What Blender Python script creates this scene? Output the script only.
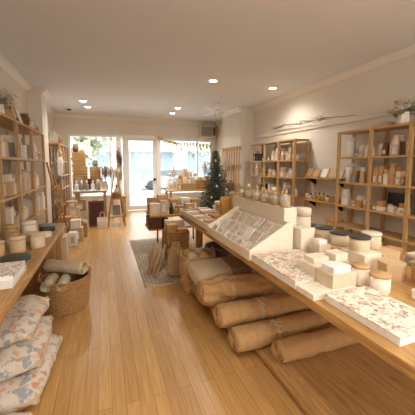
import bpy, bmesh, math, random
from mathutils import Vector, Matrix, noise
PI = math.pi
S = bpy.context.scene
COL = S.collection
for o in list(bpy.data.objects): bpy.data.objects.remove(o)

# ---------------------------------------------------------------- camera, sky, sun, exposure
cam = bpy.data.cameras.new('camera'); camo = bpy.data.objects.new('camera', cam); COL.objects.link(camo)
camo.location = (0, 0, 1.5)
camo.rotation_euler = (math.radians(85.0), 0, -math.atan(102.5/277))
cam.sensor_width = 36; cam.lens = 36*277/415; cam.shift_y = -18.27/415
cam.clip_start = 0.05; cam.clip_end = 300
S.camera = camo
W = bpy.data.worlds.new('sky'); S.world = W; W.use_nodes = True
nt = W.node_tree; bg = nt.nodes['Background']
tc = nt.nodes.new('ShaderNodeTexCoord'); sp = nt.nodes.new('ShaderNodeSeparateXYZ'); cr = nt.nodes.new('ShaderNodeValToRGB')
nt.links.new(tc.outputs['Generated'], sp.inputs[0]); nt.links.new(sp.outputs['Z'], cr.inputs[0]); nt.links.new(cr.outputs[0], bg.inputs[0])
cr.color_ramp.elements[0].position = 0.0; cr.color_ramp.elements[0].color = (1.0, 0.98, 0.96, 1)
cr.color_ramp.elements[1].position = 0.6; cr.color_ramp.elements[1].color = (0.86, 0.93, 1.0, 1)
bg.inputs[1].default_value = 3.9
sun = bpy.data.lights.new('sun', 'SUN'); sun.energy = 3.4; sun.angle = 0.03; sun.color = (1, 0.95, 0.87)
suno = bpy.data.objects.new('sun', sun); COL.objects.link(suno); suno.rotation_euler = (math.radians(42), 0, math.radians(-25))
S.view_settings.view_transform = 'Standard'; S.view_settings.look = 'None'
S.view_settings.gamma = 1; S.view_settings.use_curve_mapping = False
S.view_settings.exposure = 1.02
LAMP_W = 10.0

# ---------------------------------------------------------------- materials
def lin(c):
    c = c/255.0
    return c/12.92 if c <= 0.04045 else ((c+0.055)/1.055)**2.4
def rgb(t): return (lin(t[0]), lin(t[1]), lin(t[2]), 1)
_m = {}
def mat(name, col, rough=0.7, var=0.12, scale=20, bump=0.0, bscale=80, metal=0.0, spec=0.4):
    if name in _m: return _m[name]
    m = bpy.data.materials.new(name); m.use_nodes = True; n = m.node_tree; b = n.nodes['Principled BSDF']
    b.inputs['Roughness'].default_value = rough; b.inputs['Metallic'].default_value = metal
    b.inputs['Specular IOR Level'].default_value = spec
    c = rgb(col); t = n.nodes.new('ShaderNodeTexCoord'); ns = n.nodes.new('ShaderNodeTexNoise')
    ns.inputs['Scale'].default_value = scale; ns.inputs['Detail'].default_value = 4
    r = n.nodes.new('ShaderNodeValToRGB'); n.links.new(t.outputs['Object'], ns.inputs['Vector']); n.links.new(ns.outputs['Fac'], r.inputs[0])
    r.color_ramp.elements[0].position = .3; r.color_ramp.elements[1].position = .7
    r.color_ramp.elements[0].color = tuple(x*(1-var) for x in c[:3])+(1,); r.color_ramp.elements[1].color = tuple(min(1, x*(1+var)) for x in c[:3])+(1,)
    n.links.new(r.outputs[0], b.inputs['Base Color'])
    if bump:
        n2 = n.nodes.new('ShaderNodeTexNoise'); n2.inputs['Scale'].default_value = bscale; bp = n.nodes.new('ShaderNodeBump'); bp.inputs['Strength'].default_value = bump; bp.inputs['Distance'].default_value = .01
        n.links.new(t.outputs['Object'], n2.inputs['Vector']); n.links.new(n2.outputs['Fac'], bp.inputs['Height']); n.links.new(bp.outputs[0], b.inputs['Normal'])
    _m[name] = m; return m
def wood(name, c1, c2, axis=1, rough=0.5, scale=6, spec=.4):
    if name in _m: return _m[name]
    m = bpy.data.materials.new(name); m.use_nodes = True; n = m.node_tree; b = n.nodes['Principled BSDF']
    b.inputs['Roughness'].default_value = rough; b.inputs['Specular IOR Level'].default_value = spec
    t = n.nodes.new('ShaderNodeTexCoord'); mp = n.nodes.new('ShaderNodeMapping'); sc = [12.0]*3; sc[axis] = 0.9
    mp.inputs['Scale'].default_value = sc; ns = n.nodes.new('ShaderNodeTexNoise'); ns.inputs['Scale'].default_value = scale; ns.inputs['Detail'].default_value = 6; ns.inputs['Distortion'].default_value = .6
    r = n.nodes.new('ShaderNodeValToRGB'); r.color_ramp.elements[0].position = .32; r.color_ramp.elements[1].position = .68
    r.color_ramp.elements[0].color = rgb(c1); r.color_ramp.elements[1].color = rgb(c2)
    n.links.new(t.outputs['Object'], mp.inputs[0]); n.links.new(mp.outputs[0], ns.inputs['Vector']); n.links.new(ns.outputs['Fac'], r.inputs[0]); n.links.new(r.outputs[0], b.inputs['Base Color'])
    _m[name] = m; return m
def print_mat(name, base, cols, scale=18, thr=.36, dist=.06):
    """an all-over printed pattern of soft blooms on a pale ground"""
    m = bpy.data.materials.new(name); m.use_nodes = True; n = m.node_tree; b = n.nodes['Principled BSDF']; b.inputs['Roughness'].default_value = .8
    t = n.nodes.new('ShaderNodeTexCoord'); ns = n.nodes.new('ShaderNodeTexNoise'); ns.inputs['Scale'].default_value = scale*.8; ns.inputs['Detail'].default_value = 3
    mx = n.nodes.new('ShaderNodeMix'); mx.data_type = 'RGBA'; mx.inputs[0].default_value = dist
    n.links.new(t.outputs['Object'], ns.inputs['Vector']); n.links.new(t.outputs['Object'], mx.inputs[6]); n.links.new(ns.outputs['Color'], mx.inputs[7])
    v = n.nodes.new('ShaderNodeTexVoronoi'); v.inputs['Scale'].default_value = scale; n.links.new(mx.outputs[2], v.inputs['Vector'])
    s = n.nodes.new('ShaderNodeSeparateColor'); n.links.new(v.outputs['Color'], s.inputs[0])
    r = n.nodes.new('ShaderNodeValToRGB'); r.color_ramp.interpolation = 'CONSTANT'
    while len(r.color_ramp.elements) < len(cols): r.color_ramp.elements.new(.5)
    for i, c in enumerate(cols): r.color_ramp.elements[i].position = i/len(cols); r.color_ramp.elements[i].color = rgb(c)
    n.links.new(s.outputs[0], r.inputs[0])
    e = n.nodes.new('ShaderNodeMapRange'); e.inputs['From Min'].default_value = thr; e.inputs['From Max'].default_value = thr+.22; e.inputs['To Min'].default_value = .85; e.inputs['To Max'].default_value = 0
    n.links.new(v.outputs['Distance'], e.inputs[0])
    o = n.nodes.new('ShaderNodeMix'); o.data_type = 'RGBA'; o.inputs[6].default_value = rgb(base); n.links.new(e.outputs[0], o.inputs[0]); n.links.new(r.outputs[0], o.inputs[7])
    n.links.new(o.outputs[2], b.inputs['Base Color']); _m[name] = m; return m
def glass_pane():
    m = bpy.data.materials.new('window_glass'); m.use_nodes = True; n = m.node_tree; n.nodes.clear()
    o = n.nodes.new('ShaderNodeOutputMaterial'); a = n.nodes.new('ShaderNodeBsdfTransparent'); g = n.nodes.new('ShaderNodeBsdfGlossy'); g.inputs['Roughness'].default_value = .03
    f = n.nodes.new('ShaderNodeFresnel'); f.inputs[0].default_value = 1.3; x = n.nodes.new('ShaderNodeMixShader')
    n.links.new(f.outputs[0], x.inputs[0]); n.links.new(a.outputs[0], x.inputs[1]); n.links.new(g.outputs[0], x.inputs[2]); n.links.new(x.outputs[0], o.inputs[0]); return m
def tinted(name, col, amt=.55):
    m = bpy.data.materials.new(name); m.use_nodes = True; n = m.node_tree; n.nodes.clear()
    o = n.nodes.new('ShaderNodeOutputMaterial'); a = n.nodes.new('ShaderNodeBsdfTransparent'); g = n.nodes.new('ShaderNodeBsdfPrincipled')
    g.inputs['Base Color'].default_value = rgb(col); g.inputs['Roughness'].default_value = .12; x = n.nodes.new('ShaderNodeMixShader'); x.inputs[0].default_value = amt; a.inputs[0].default_value = (.95, .95, .92, 1)
    n.links.new(a.outputs[0], x.inputs[1]); n.links.new(g.outputs[0], x.inputs[2]); n.links.new(x.outputs[0], o.inputs[0]); _m[name] = m; return m
def emit(name, col, s):
    m = bpy.data.materials.new(name); m.use_nodes = True; n = m.node_tree; b = n.nodes['Principled BSDF']
    b.inputs['Emission Color'].default_value = rgb(col); b.inputs['Emission Strength'].default_value = s; b.inputs['Base Color'].default_value = rgb(col); _m[name] = m; return m
def floor_mat():
    m = bpy.data.materials.new('oak_floorboards'); m.use_nodes = True; n = m.node_tree; b = n.nodes['Principled BSDF']; b.inputs['Roughness'].default_value = .33; b.inputs['Specular IOR Level'].default_value = .5
    t = n.nodes.new('ShaderNodeTexCoord'); mp = n.nodes.new('ShaderNodeMapping'); mp.inputs['Rotation'].default_value = (0, 0, PI/2)
    br = n.nodes.new('ShaderNodeTexBrick'); br.inputs['Scale'].default_value = 1; br.inputs['Brick Width'].default_value = 1.7; br.inputs['Row Height'].default_value = .085; br.inputs['Mortar Size'].default_value = .0012
    br.inputs['Color1'].default_value = rgb((204, 160, 98)); br.inputs['Color2'].default_value = rgb((188, 142, 84)); br.inputs['Mortar'].default_value = rgb((120, 80, 46)); br.offset = .37
    n.links.new(t.outputs['Object'], mp.inputs[0]); n.links.new(mp.outputs[0], br.inputs['Vector'])
    m2 = n.nodes.new('ShaderNodeMapping'); m2.inputs['Scale'].default_value = (26, 1.2, 1); ns = n.nodes.new('ShaderNodeTexNoise'); ns.inputs['Scale'].default_value = 3; ns.inputs['Detail'].default_value = 5
    n.links.new(t.outputs['Object'], m2.inputs[0]); n.links.new(m2.outputs[0], ns.inputs['Vector'])
    mr = n.nodes.new('ShaderNodeMapRange'); mr.inputs['From Min'].default_value = .3; mr.inputs['From Max'].default_value = .7; mr.inputs['To Min'].default_value = .82; mr.inputs['To Max'].default_value = 1.15; n.links.new(ns.outputs['Fac'], mr.inputs[0])
    x = n.nodes.new('ShaderNodeVectorMath'); x.operation = 'SCALE'; n.links.new(br.outputs['Color'], x.inputs[0]); n.links.new(mr.outputs[0], x.inputs['Scale']); n.links.new(x.outputs[0], b.inputs['Base Color'])
    _m['oak_floorboards'] = m; return m
C = dict(cream=(236, 222, 200), white=(238, 233, 226), tan=(205, 174, 132), kraft=(190, 148, 98), brown=(122, 88, 62), grey=(150, 143, 136), pink=(222, 196, 180),
         charcoal=(62, 58, 56), blush=(214, 186, 168), sage=(150, 156, 132), mustard=(206, 164, 84), burgundy=(92, 54, 48), oatmeal=(212, 194, 166))
for k, v in C.items(): mat(k, v, .75, .07, 30)
M = _m
mat('wall_paint', (224, 216, 204), .85, .02, 2, .05, 200); mat('ceiling_paint', (222, 225, 230), .9, .015, 2); mat('trim_paint', (232, 224, 214), .6, .01, 3)
mat('white_frame', (240, 238, 234), .45, .01, 4)
wood('pine', (178, 140, 88), (208, 172, 118), 1); wood('pine_x', (178, 140, 88), (208, 172, 118), 0); wood('pine_z', (176, 138, 86), (206, 170, 116), 2)
wood('honey', (160, 116, 66), (198, 156, 98), 1, .42); wood('honey_z', (160, 116, 66), (198, 156, 98), 2, .42); wood('dark_wood', (96, 62, 38), (128, 86, 54), 1)
floor_mat(); GL = glass_pane()
mat('black_metal', (36, 34, 33), .4, .05, 20, metal=.6); mat('brass', (196, 160, 92), .3, .05, 20, metal=.9)
mat('jute', (186, 166, 136), .95, .18, 120, .6, 220); mat('wicker', (176, 132, 82), .8, .25, 60, .4, 200); mat('burlap', (186, 156, 116), .95, .14, 160, .6, 300)
mat('linen', (206, 186, 156), .9, .08, 40, .3, 120); mat('camel', (198, 158, 108), .9, .10, 25, .4, 60); mat('twine', (214, 192, 154), .9, .1, 100)
mat('dark_green', (58, 72, 66), .4, .05, 20); mat('lid_dark', (70, 66, 62), .3, .06, 20); mat('lid_pale', (214, 208, 186), .5, .05, 20); mat('stone_cream', (214, 194, 164), .55, .06, 40, .1, 60)
mat('leaf', (52, 66, 44), .7, .3, 15); mat('needle', (58, 74, 56), .7, .35, 10); mat('bark', (104, 78, 56), .9, .2, 30); mat('petal', (236, 226, 208), .8, .08, 30); mat('twig', (150, 122, 92), .9, .15, 30)
mat('grey_cloth', (132, 126, 122), .95, .08, 40, .3, 120); mat('dried', (150, 112, 66), .9, .25, 12)
print_mat('floral', (236, 224, 206), [(204, 150, 130), (190, 168, 136), (150, 142, 118), (222, 184, 162), (160, 118, 100), (192, 160, 130)], 36, .40, .12)
print_mat('floral_large', (238, 226, 208), [(206, 152, 132), (190, 168, 138), (146, 138, 116), (216, 178, 156), (164, 120, 104), (206, 184, 156)], 26, .38, .14)
print_mat('floral_small', (232, 216, 194), [(206, 160, 132), (186, 150, 116), (230, 206, 180), (170, 150, 120), (190, 140, 120)], 62, .42)
print_mat('cushion_print', (222, 210, 192), [(204, 140, 100), (146, 154, 160), (214, 194, 168), (160, 158, 150), (214, 168, 132), (222, 210, 192)], 20, .40, .16)
print_mat('card_print', (238, 232, 222), [(120, 92, 78), (196, 172, 144), (160, 120, 98), (90, 74, 66)], 46, .36, .12)
tinted('clear_glass', (240, 236, 226), .30); tinted('amber_liquid', (222, 180, 84), .85)
emit('lamp_glow', (255, 236, 206), 30)

# ---------------------------------------------------------------- mesh helpers
def bm_new(): return bmesh.new()
def bx(bm, x0, y0, z0, x1, y1, z1, mi=0, bev=0.0):
    r = bmesh.ops.create_cube(bm, size=1); vs = r['verts']
    for v in vs: v.co = Vector(((x0+x1)/2+v.co.x*(x1-x0), (y0+y1)/2+v.co.y*(y1-y0), (z0+z1)/2+v.co.z*(z1-z0)))
    fs = set(f for v in vs for f in v.link_faces)
    for f in fs: f.material_index = mi
    if bev:
        es = set(e for v in vs for e in v.link_edges)
        r2 = bmesh.ops.bevel(bm, geom=list(es), offset=bev, segments=2, affect='EDGES', profile=.6)
        for f in r2['faces']: f.material_index = mi
    return vs
def lathe(bm, prof, cx=0, cy=0, cz=0, seg=20, mi=0, rad=None):
    rings = []
    for (r, z) in prof:
        if r < 1e-5: rings.append([bm.verts.new((cx, cy, cz+z))]); continue
        rings.append([bm.verts.new((cx+r*math.cos(2*PI*i/seg)*(rad(i, z) if rad else 1), cy+r*math.sin(2*PI*i/seg)*(rad(i, z) if rad else 1), cz+z)) for i in range(seg)])
    for a, b in zip(rings, rings[1:]):
        for i in range(seg):
            j = (i+1) % seg
            if len(a) == 1 and len(b) == 1: continue
            if len(a) == 1: f = bm.faces.new((a[0], b[j], b[i]))
            elif len(b) == 1: f = bm.faces.new((a[i], a[j], b[0]))
            else: f = bm.faces.new((a[i], a[j], b[j], b[i]))
            f.material_index = mi; f.smooth = True
def tube(bm, pts, r0, r1=None, seg=6, mi=0, cap=True):
    pts = [Vector(p) for p in pts]; r1 = r0 if r1 is None else r1; rings = []; n = len(pts)
    for i, p in enumerate(pts):
        d = (pts[min(i+1, n-1)]-pts[max(i-1, 0)]).normalized(); a = d.orthogonal().normalized() if i == 0 else (rings_a - d*rings_a.dot(d)).normalized()
        rings_a = a; b = d.cross(a); r = r0+(r1-r0)*i/max(1, n-1)
        rings.append([bm.verts.new(p+(a*math.cos(2*PI*k/seg)+b*math.sin(2*PI*k/seg))*r) for k in range(seg)])
    for A, B in zip(rings, rings[1:]):
        for k in range(seg):
            f = bm.faces.new((A[k], A[(k+1) % seg], B[(k+1) % seg], B[k])); f.material_index = mi; f.smooth = True
    if cap:
        f = bm.faces.new(rings[0][::-1]); f.material_index = mi; f = bm.faces.new(rings[-1]); f.material_index = mi
def prism(bm, poly, axis, a0, a1, mi=0):
    """extrude a polygon (pairs) along axis 0/1/2 from a0 to a1"""
    def P(u, v, a): return {0: (a, u, v), 1: (u, a, v), 2: (u, v, a)}[axis]
    A = [bm.verts.new(P(u, v, a0)) for u, v in poly]; B = [bm.verts.new(P(u, v, a1)) for u, v in poly]; n = len(poly)
    fs = [bm.faces.new(A), bm.faces.new(B[::-1])]+[bm.faces.new((A[i], B[i], B[(i+1) % n], A[(i+1) % n])) for i in range(n)]
    for f in fs: f.material_index = mi
def obj(name, bm, mats, parent=None, loc=None, rz=0, **tags):
    bmesh.ops.recalc_face_normals(bm, faces=bm.faces[:])
    me = bpy.data.meshes.new(name); bm.to_mesh(me); bm.free()
    for m in (mats if isinstance(mats, (list, tuple)) else [mats]): me.materials.append(M[m] if isinstance(m, str) else m)
    o = bpy.data.objects.new(name, me); COL.objects.link(o)
    if parent: o.parent = parent
    if loc: o.location = loc
    o.rotation_euler.z = rz
    for k, v in tags.items(): o[k] = v
    return o
def empty(name, loc, label, category, group=None, rz=0):
    o = bpy.data.objects.new(name, None); COL.objects.link(o); o.location = loc; o.rotation_euler.z = rz; o['label'] = label; o['category'] = category
    if group: o['group'] = group
    return o
def struct(name, bm, m): return obj(name, bm, m, kind='structure')
def copy_tree(o, parent=None):
    c = o.copy(); COL.objects.link(c); c.parent = parent
    for ch in o.children: copy_tree(ch, c)
    return c

# ---------------------------------------------------------------- the shell
XL, XR, YB, ZC, YF = -1.37, 3.75, 9.33, 3.0, -2.6
b = bm_new(); bx(b, XL-.3, YF, -.08, XR+.3, YB+.25, 0); struct('floor', b, 'oak_floorboards')
b = bm_new(); bx(b, XL-.3, YF, ZC, XR+.3, YB+.25, ZC+.15); struct('ceiling', b, 'ceiling_paint')
b = bm_new(); bx(b, XL-.2, YF, 0, XL, YB, ZC); bx(b, XL, 6.42, 0, -1.14, 6.95, ZC); struct('wall_left', b, 'wall_paint')
b = bm_new(); bx(b, XR, YF, 0, XR+.2, YB, ZC); bx(b, 3.38, 6.6, 0, XR, 7.8, ZC); struct('wall_right', b, 'wall_paint')
b = bm_new(); bx(b, XL-.2, YF-.2, 0, XR+.2, YF, 1.3); bx(b, XL-.2, YF-.2, 2.6, XR+.2, YF, ZC); bx(b, XL-.2, YF-.2, 1.3, .2, YF, 2.6)   # unseen rear wall, added to cut light from behind; opening sized for fill
for x in (.2, 2.0, XR): bx(b, x-.1, YF-.2, 1.3, x+.1, YF, 2.6)
struct('wall_rear_unseen', b, 'wall_paint')
b = bm_new()   # the shopfront wall around two windows and a door
bx(b, XL-.2, YB, 2.42, XR+.2, YB+.2, ZC)
bx(b, XL-.2, YB, 0, -1.0, YB+.2, 2.42); bx(b, -1.0, YB, 0, .62, YB+.2, .5); bx(b, 1.72, YB, 0, 3.6, YB+.2, .5); bx(b, 3.6, YB, 0, XR+.2, YB+.2, 2.42)
struct('wall_back', b, 'wall_paint')
def cornice(name, x0, x1, y, z, axis, sgn):
    b = bm_new(); pts = [(0, 0), (sgn*.10, 0), (sgn*.10, -.015), (sgn*.07, -.03), (sgn*.035, -.065), (sgn*.02, -.10), (0, -.10)]
    if axis == 1: prism(b, [(y+u, z+v) for u, v in pts], 1, x0, x1)
    else: prism(b, [(y+u, z+v) for u, v in pts], 0, x0, x1)
    return b
b = cornice('', YF, 6.6, XR, ZC, 1, -1); 
struct('trim_1', b, 'trim_paint'); struct('trim_2', cornice('', 6.6, 7.8, 3.38, ZC, 1, -1), 'trim_paint'); struct('trim_3', cornice('', 7.8, YB, XR, ZC, 1, -1), 'trim_paint')
struct('trim_4', cornice('', YF, 6.42, XL, ZC, 1, 1), 'trim_paint'); struct('trim_5', cornice('', 6.42, 6.95, -1.14, ZC, 1, 1), 'trim_paint'); struct('trim_6', cornice('', 6.95, YB, XL, ZC, 1, 1), 'trim_paint')
struct('trim_7', cornice('', XL, XR, YB, ZC, 0, -1), 'trim_paint')
b = bm_new(); bx(b, XR-.025, YF, 2.19, XR, 6.6, 2.235, bev=.006); struct('trim_8', b, 'trim_paint')
b = bm_new(); bx(b, XR-.016, YF, 0, XR, 6.6, .14); struct('baseboard_right', b, 'trim_paint')
b = bm_new(); bx(b, XL, YF, 0, XL+.016, 6.42, .14); struct('baseboard_left', b, 'trim_paint')
def window(name, x0, x1, z0, z1, bars):
    b = bm_new(); t = .05
    for r in ((x0, z0, x1, z0+t), (x0, z1-t, x1, z1), (x0, z0+t, x0+t, z1-t), (x1-t, z0+t, x1, z1-t)): bx(b, r[0], YB-.02, r[1], r[2], YB+.10, r[3])
    for q in bars: bx(b, q-.025, YB-.02, z0+t, q+.025, YB+.08, z1-t)
    w = struct(name, b, 'white_frame')
    b = bm_new(); bx(b, x0+t, YB+.03, z0+t, x1-t, YB+.036, z1-t); obj('pane', b, GL, w); return w
window('window_1', -1.0, .60, .5, 2.42, [.18]); window('window_2', 1.72, 3.6, .5, 2.36, [3.07])
b = bm_new(); bx(b, 1.72, YB, 2.36, 3.6, YB+.2, 2.42); struct('trim_9', b, 'trim_paint')
b = bm_new(); bx(b, .60, YB-.05, 0, .68, YB+.12, 2.46); bx(b, 1.62, YB-.05, 0, 1.72, YB+.12, 2.46); bx(b, .68, YB-.05, 2.36, 1.62, YB+.12, 2.46)
d = struct('door_1', b, 'white_frame')
b = bm_new(); bx(b, .68, YB+.02, .02, .75, YB+.06, 2.36); bx(b, 1.51, YB+.02, .02, 1.62, YB+.06, 2.36); bx(b, .75, YB+.02, .02, 1.51, YB+.06, .16); bx(b, .75, YB+.02, 2.28, 1.51, YB+.06, 2.36)
obj('door_leaf', b, 'white_frame', d); b = bm_new(); bx(b, .75, YB+.035, .16, 1.51, YB+.041, 2.28); obj('pane', b, GL, d)
b = bm_new(); lathe(b, [(0, -.03), (.035, -.03), (.045, 0), (.03, .03), (0, .03)], seg=14); k = obj('door_knob', b, 'black_metal', d, (1.56, YB-.02, 1.02)); k.rotation_euler = (PI/2, 0, 0)

# ---------------------------------------------------------------- the street outside
mat('paving', (196, 190, 182), .9, .05, 3); mat('asphalt', (168, 170, 172), .9, .06, 6); mat('facade', (214, 214, 212), .9, .03, 2); mat('facade_glass', (132, 150, 162), .2, .1, 3); mat('awning', (150, 172, 160), .8, .05, 5)
mat('car_blue', (120, 146, 164), .3, .03, 4, metal=.3); mat('car_white', (226, 228, 230), .3, .02, 4); mat('car_glass', (60, 72, 80), .1, .03, 4); mat('tyre', (40, 40, 42), .8, .05, 10); mat('street_leaf_hazed', (164, 172, 150), .8, .3, 6)  # tree leaf colour paled, hazy overexposure put into it
b = bm_new(); bx(b, -30, YB+.25, -.16, 40, 12.4, -.06); o = obj('pavement', b, 'paving', kind='structure')
b = bm_new(); bx(b, -30, 12.4, -.3, 40, 21, -.2); o = obj('road', b, 'asphalt', kind='structure')
b = bm_new(); bx(b, -30, 21, -.3, 40, 24, -.12); o = obj('pavement', b, 'paving', kind='structure')
B = empty('shop_building', (6, 24, -.12), 'long pale two storey building across the street, seen through the shopfront', 'building')
b = bm_new(); bx(b, -26, 0, 0, 26, 6, 6.2); obj('wall', b, 'facade', B)
for i in range(10):
    x = -24+i*5.0; b = bm_new(); bx(b, x, -.06, .5, x+3.6, .02, 2.7); obj('shop_window', b, 'facade_glass', B)
    b = bm_new(); bx(b, x+.5, -.06, 3.9, x+1.5, .02, 5.3); bx(b, x+2.3, -.06, 3.9, x+3.3, .02, 5.3); obj('upper_window', b, 'facade_glass', B)
b = bm_new(); prism(b, [(-1.6, 2.9), (0, 3.4), (0, 3.0), (-1.6, 2.75)], 0, -26, 26); obj('awning', b, 'awning', B)
def car(x, y, m, label):
    c = empty('parked_car', (x, y, -.2), label, 'car')
    b = bm_new(); body = [(-2.1, .3), (-2.15, .75), (-1.5, .92), (-.75, 1.42), (.75, 1.45), (1.5, .98), (2.1, .85), (2.15, .3)]
    prism(b, body, 1, -.82, .82); bmesh.ops.bevel(b, geom=b.edges[:], offset=.06, segments=2, affect='EDGES'); obj('body', b, m, c)
    for s in (-1, 1):
        b = bm_new(); prism(b, [(-1.25, .95), (-.7, 1.34), (.7, 1.37), (1.3, .98)], 1, s*.83, s*.845); obj('side_window', b, 'car_glass', c)
        for q in (-1.35, 1.35):
            b = bm_new(); lathe(b, [(0, -.1), (.32, -.1), (.34, -.06), (.34, .06), (.32, .1), (0, .1)], seg=20); w = obj('wheel', b, 'tyre', c, (q, s*.78, .34)); w.rotation_euler = (PI/2, 0, 0)
car(4.3, 19.6, 'car_blue', 'pale blue parked car outside, seen through the glass door')
car(9.6, 19.4, 'car_white', 'white parked car outside the window with the bunting')
car(-3.0, 17.2, 'car_white', 'white parked car outside the window with the stacked crates')
def street_tree(x, y, h, r, seed, label):
    rr = random.Random(seed); t = empty('street_tree', (x, y, -.2), label, 'tree')
    b = bm_new(); tube(b, [(0, 0, 0), (.05, 0, h*.35), (0, .1, h*.7)], .14, .07, 8); obj('trunk', b, 'bark', t)
    b = bm_new()
    for i in range(1500):
        v = Vector((rr.gauss(0, 1), rr.gauss(0, 1), rr.gauss(0, 1))).normalized()*r*rr.uniform(.35, 1)*(1+.25*math.sin(i)); v.z *= .8
        n = Vector((rr.uniform(-1, 1), rr.uniform(-1, 1), rr.uniform(-1, 1))).normalized(); a = n.orthogonal()*rr.uniform(.07, .15); c = n.cross(a)
        p = v+Vector((0, 0, h*.75)); b.faces.new([b.verts.new(p+q) for q in (a, c, -a, -c)])
    obj('foliage', b, 'street_leaf_hazed', t)
street_tree(-1.2, 12.3, 4.0, 1.7, 3, 'leafy street tree behind the stacked crates of the shop window')
street_tree(7.4, 17.5, 4.4, 1.6, 5, 'leafy street tree beyond the road, behind the bunting')

# ---------------------------------------------------------------- ceiling fittings
def downlight(x, y, label):
    t = empty('ceiling_downlight', (x, y, ZC), label, 'ceiling light', 'recessed ceiling downlights')
    b = bm_new(); lathe(b, [(.064, -.001), (.074, -.012), (.088, -.010), (.092, 0)], seg=24); obj('trim_ring', b, 'white_frame', t)
    b = bm_new(); lathe(b, [(0, -.006), (.064, -.006)], seg=20); obj('bulb', b, 'lamp_glow', t)
    l = bpy.data.lights.new('downlight', 'SPOT'); l.energy = LAMP_W*4; l.color = (1, .95, .89); l.spot_size = math.radians(150); l.spot_blend = .9; l.shadow_soft_size = .06
    lo = bpy.data.objects.new('downlight', l); COL.objects.link(lo); lo.location = (0, 0, -.03); lo.parent = t
for x, y, s in ((-.43, 7.27, 'over the aisle, nearer of the pair before the shop window'), (-.36, 7.95, 'over the aisle, farther of the pair before the shop window'),
                (1.86, 4.74, 'over the fir tree side of the long table, alone'), (3.13, 4.78, 'closest to the wall with the branch'),
                (1.86, 7.28, 'nearer of the pair left of the fan'), (1.89, 8.03, 'farther of the pair left of the fan'),
                (2.7, .45, 'added unseen for light, near end of the long table'), (.3, .35, 'added unseen for light, aisle by the near counter end'), (-.8, -.9, 'added for light behind the viewer, over the counter side'),  # these and the next row: unseen downlights added to light the room
                (1.2, -1.1, 'added for light behind the viewer, over the room middle'), (3.0, -1.0, 'added for light behind the viewer, near the branch wall')):
    downlight(x, y, 'small round glowing ceiling downlight '+s)
b = bm_new(); lathe(b, [(0, -.035), (.045, -.035), (.055, -.02), (.055, 0)], seg=18); obj('smoke_detector', b, 'black_metal', None, (-.85, 8.43, ZC), label='small black round detector on the ceiling by the paired lights', category='smoke detector')
F = empty('ceiling_fan', (2.62, 6.4, ZC), 'white three-blade ceiling fan hanging before the shop window', 'ceiling fan')
b = bm_new(); lathe(b, [(0, 0), (.06, 0), (.06, -.04), (.015, -.06), (.015, -.17), (.0, -.17)], seg=16); obj('down_rod', b, 'white_frame', F)
b = bm_new(); lathe(b, [(0, -.15), (.07, -.16), (.09, -.2), (.08, -.25), (0, -.26)], seg=20); obj('motor', b, 'white_frame', F)
for k in range(3):
    b = bm_new(); bx(b, .07, -.055, -.205, .60, .055, -.197, bev=.003); bb = obj('blade', b, 'white_frame', F, rz=math.radians(-18+120*k))
b = bm_new(); lathe(b, [(.055, -.26), (.06, -.29), (.03, -.32), (0, -.325)], seg=16); obj('lamp_shade', b, 'lid_pale', F)
A = empty('air_conditioner', (3.39, YB, 2.45), 'beige boxed air conditioner high on the shopfront wall in the corner', 'air conditioner')
b = bm_new(); bx(b, -.30, -.28, 0, .30, -.01, .40, bev=.012); obj('casing', b, 'oatmeal', A)
b = bm_new(); bx(b, -.26, -.296, .05, .12, -.282, .35)
for i in range(9): bx(b, -.25, -.304, .065+i*.031, .11, -.294, .08+i*.031)
obj('grille', b, 'grey', A); b = bm_new(); bx(b, .15, -.296, .06, .26, -.282, .34); obj('control_panel', b, 'brown', A)

# ---------------------------------------------------------------- goods builders
def gift_box(x, y, z, w, d, h, col, label, group=None, rz=0, lid=True, lidh=None, band=None, name='gift_box', cat='box', lidcol=None):
    """x, y = centre of the base"""
    t = obj(name, _box(w, d, h*(.96 if lid else 1), band), [col, band or col], None, (x, y, z), rz, label=label, category=cat)
    if group: t['group'] = group
    if lid:
        lh = lidh or min(h*.35, .035); b = bm_new(); bx(b, -w/2-.0015, -d/2-.0015, h-lh, w/2+.0015, d/2+.0015, h, bev=.0015); obj('lid', b, lidcol or col, t)
    return t
def _box(w, d, h, band=None):
    b = bm_new(); bx(b, -w/2, -d/2, 0, w/2, d/2, h, bev=min(.003, h*.1))
    if band:
        bx(b, -w/2-.001, -d*.22, h*.2, -w/2+.002, d*.22, h*.75, mi=1); bx(b, -w*.22, -d/2-.001, h*.2, w*.22, -d/2+.002, h*.75, mi=1)
    return b
def jar(x, y, z, r, h, col, lidcol, label, group=None, knob=False, name='lidded_jar', cat='jar', lh=.16, lr=1.04):
    b = bm_new(); lathe(b, [(0, 0), (r*.93, 0), (r, h*.05), (r, h*(1-lh)-.002), (0, h*(1-lh)-.002)], seg=28); t = obj(name, b, col, None, (x, y, z), label=label, category=cat)
    if group: t['group'] = group
    b = bm_new(); lathe(b, [(0, h*(1-lh)), (r*lr, h*(1-lh)), (r*lr*1.01, h*.96), (r*lr*.95, h), (0, h*1.005)], seg=28)
    if knob: lathe(b, [(.008, h), (.012, h+.012), (0, h+.016)], seg=10)
    obj('lid', b, lidcol, t); return t
def bottle(x, y, z, r, h, col, cap, label, group=None, liquid=None):
    b = bm_new(); lathe(b, [(0, 0), (r, .002), (r, h*.52), (r*.85, h*.62), (r*.35, h*.68), (r*.35, h*.78), (0, h*.78)], seg=14); t = obj('glass_bottle', b, col, None, (x, y, z), label=label, category='bottle')
    if group: t['group'] = group
    if liquid: b = bm_new(); lathe(b, [(0, .004), (r*.9, .006), (r*.9, h*.33), (0, h*.33)], seg=14); obj('liquid', b, liquid, t)
    b = bm_new(); lathe(b, [(r*.42, h*.74), (r*.45, h*.78), (r*.45, h*.97), (0, h)], seg=12); obj('cap', b, cap, t); return t
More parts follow.
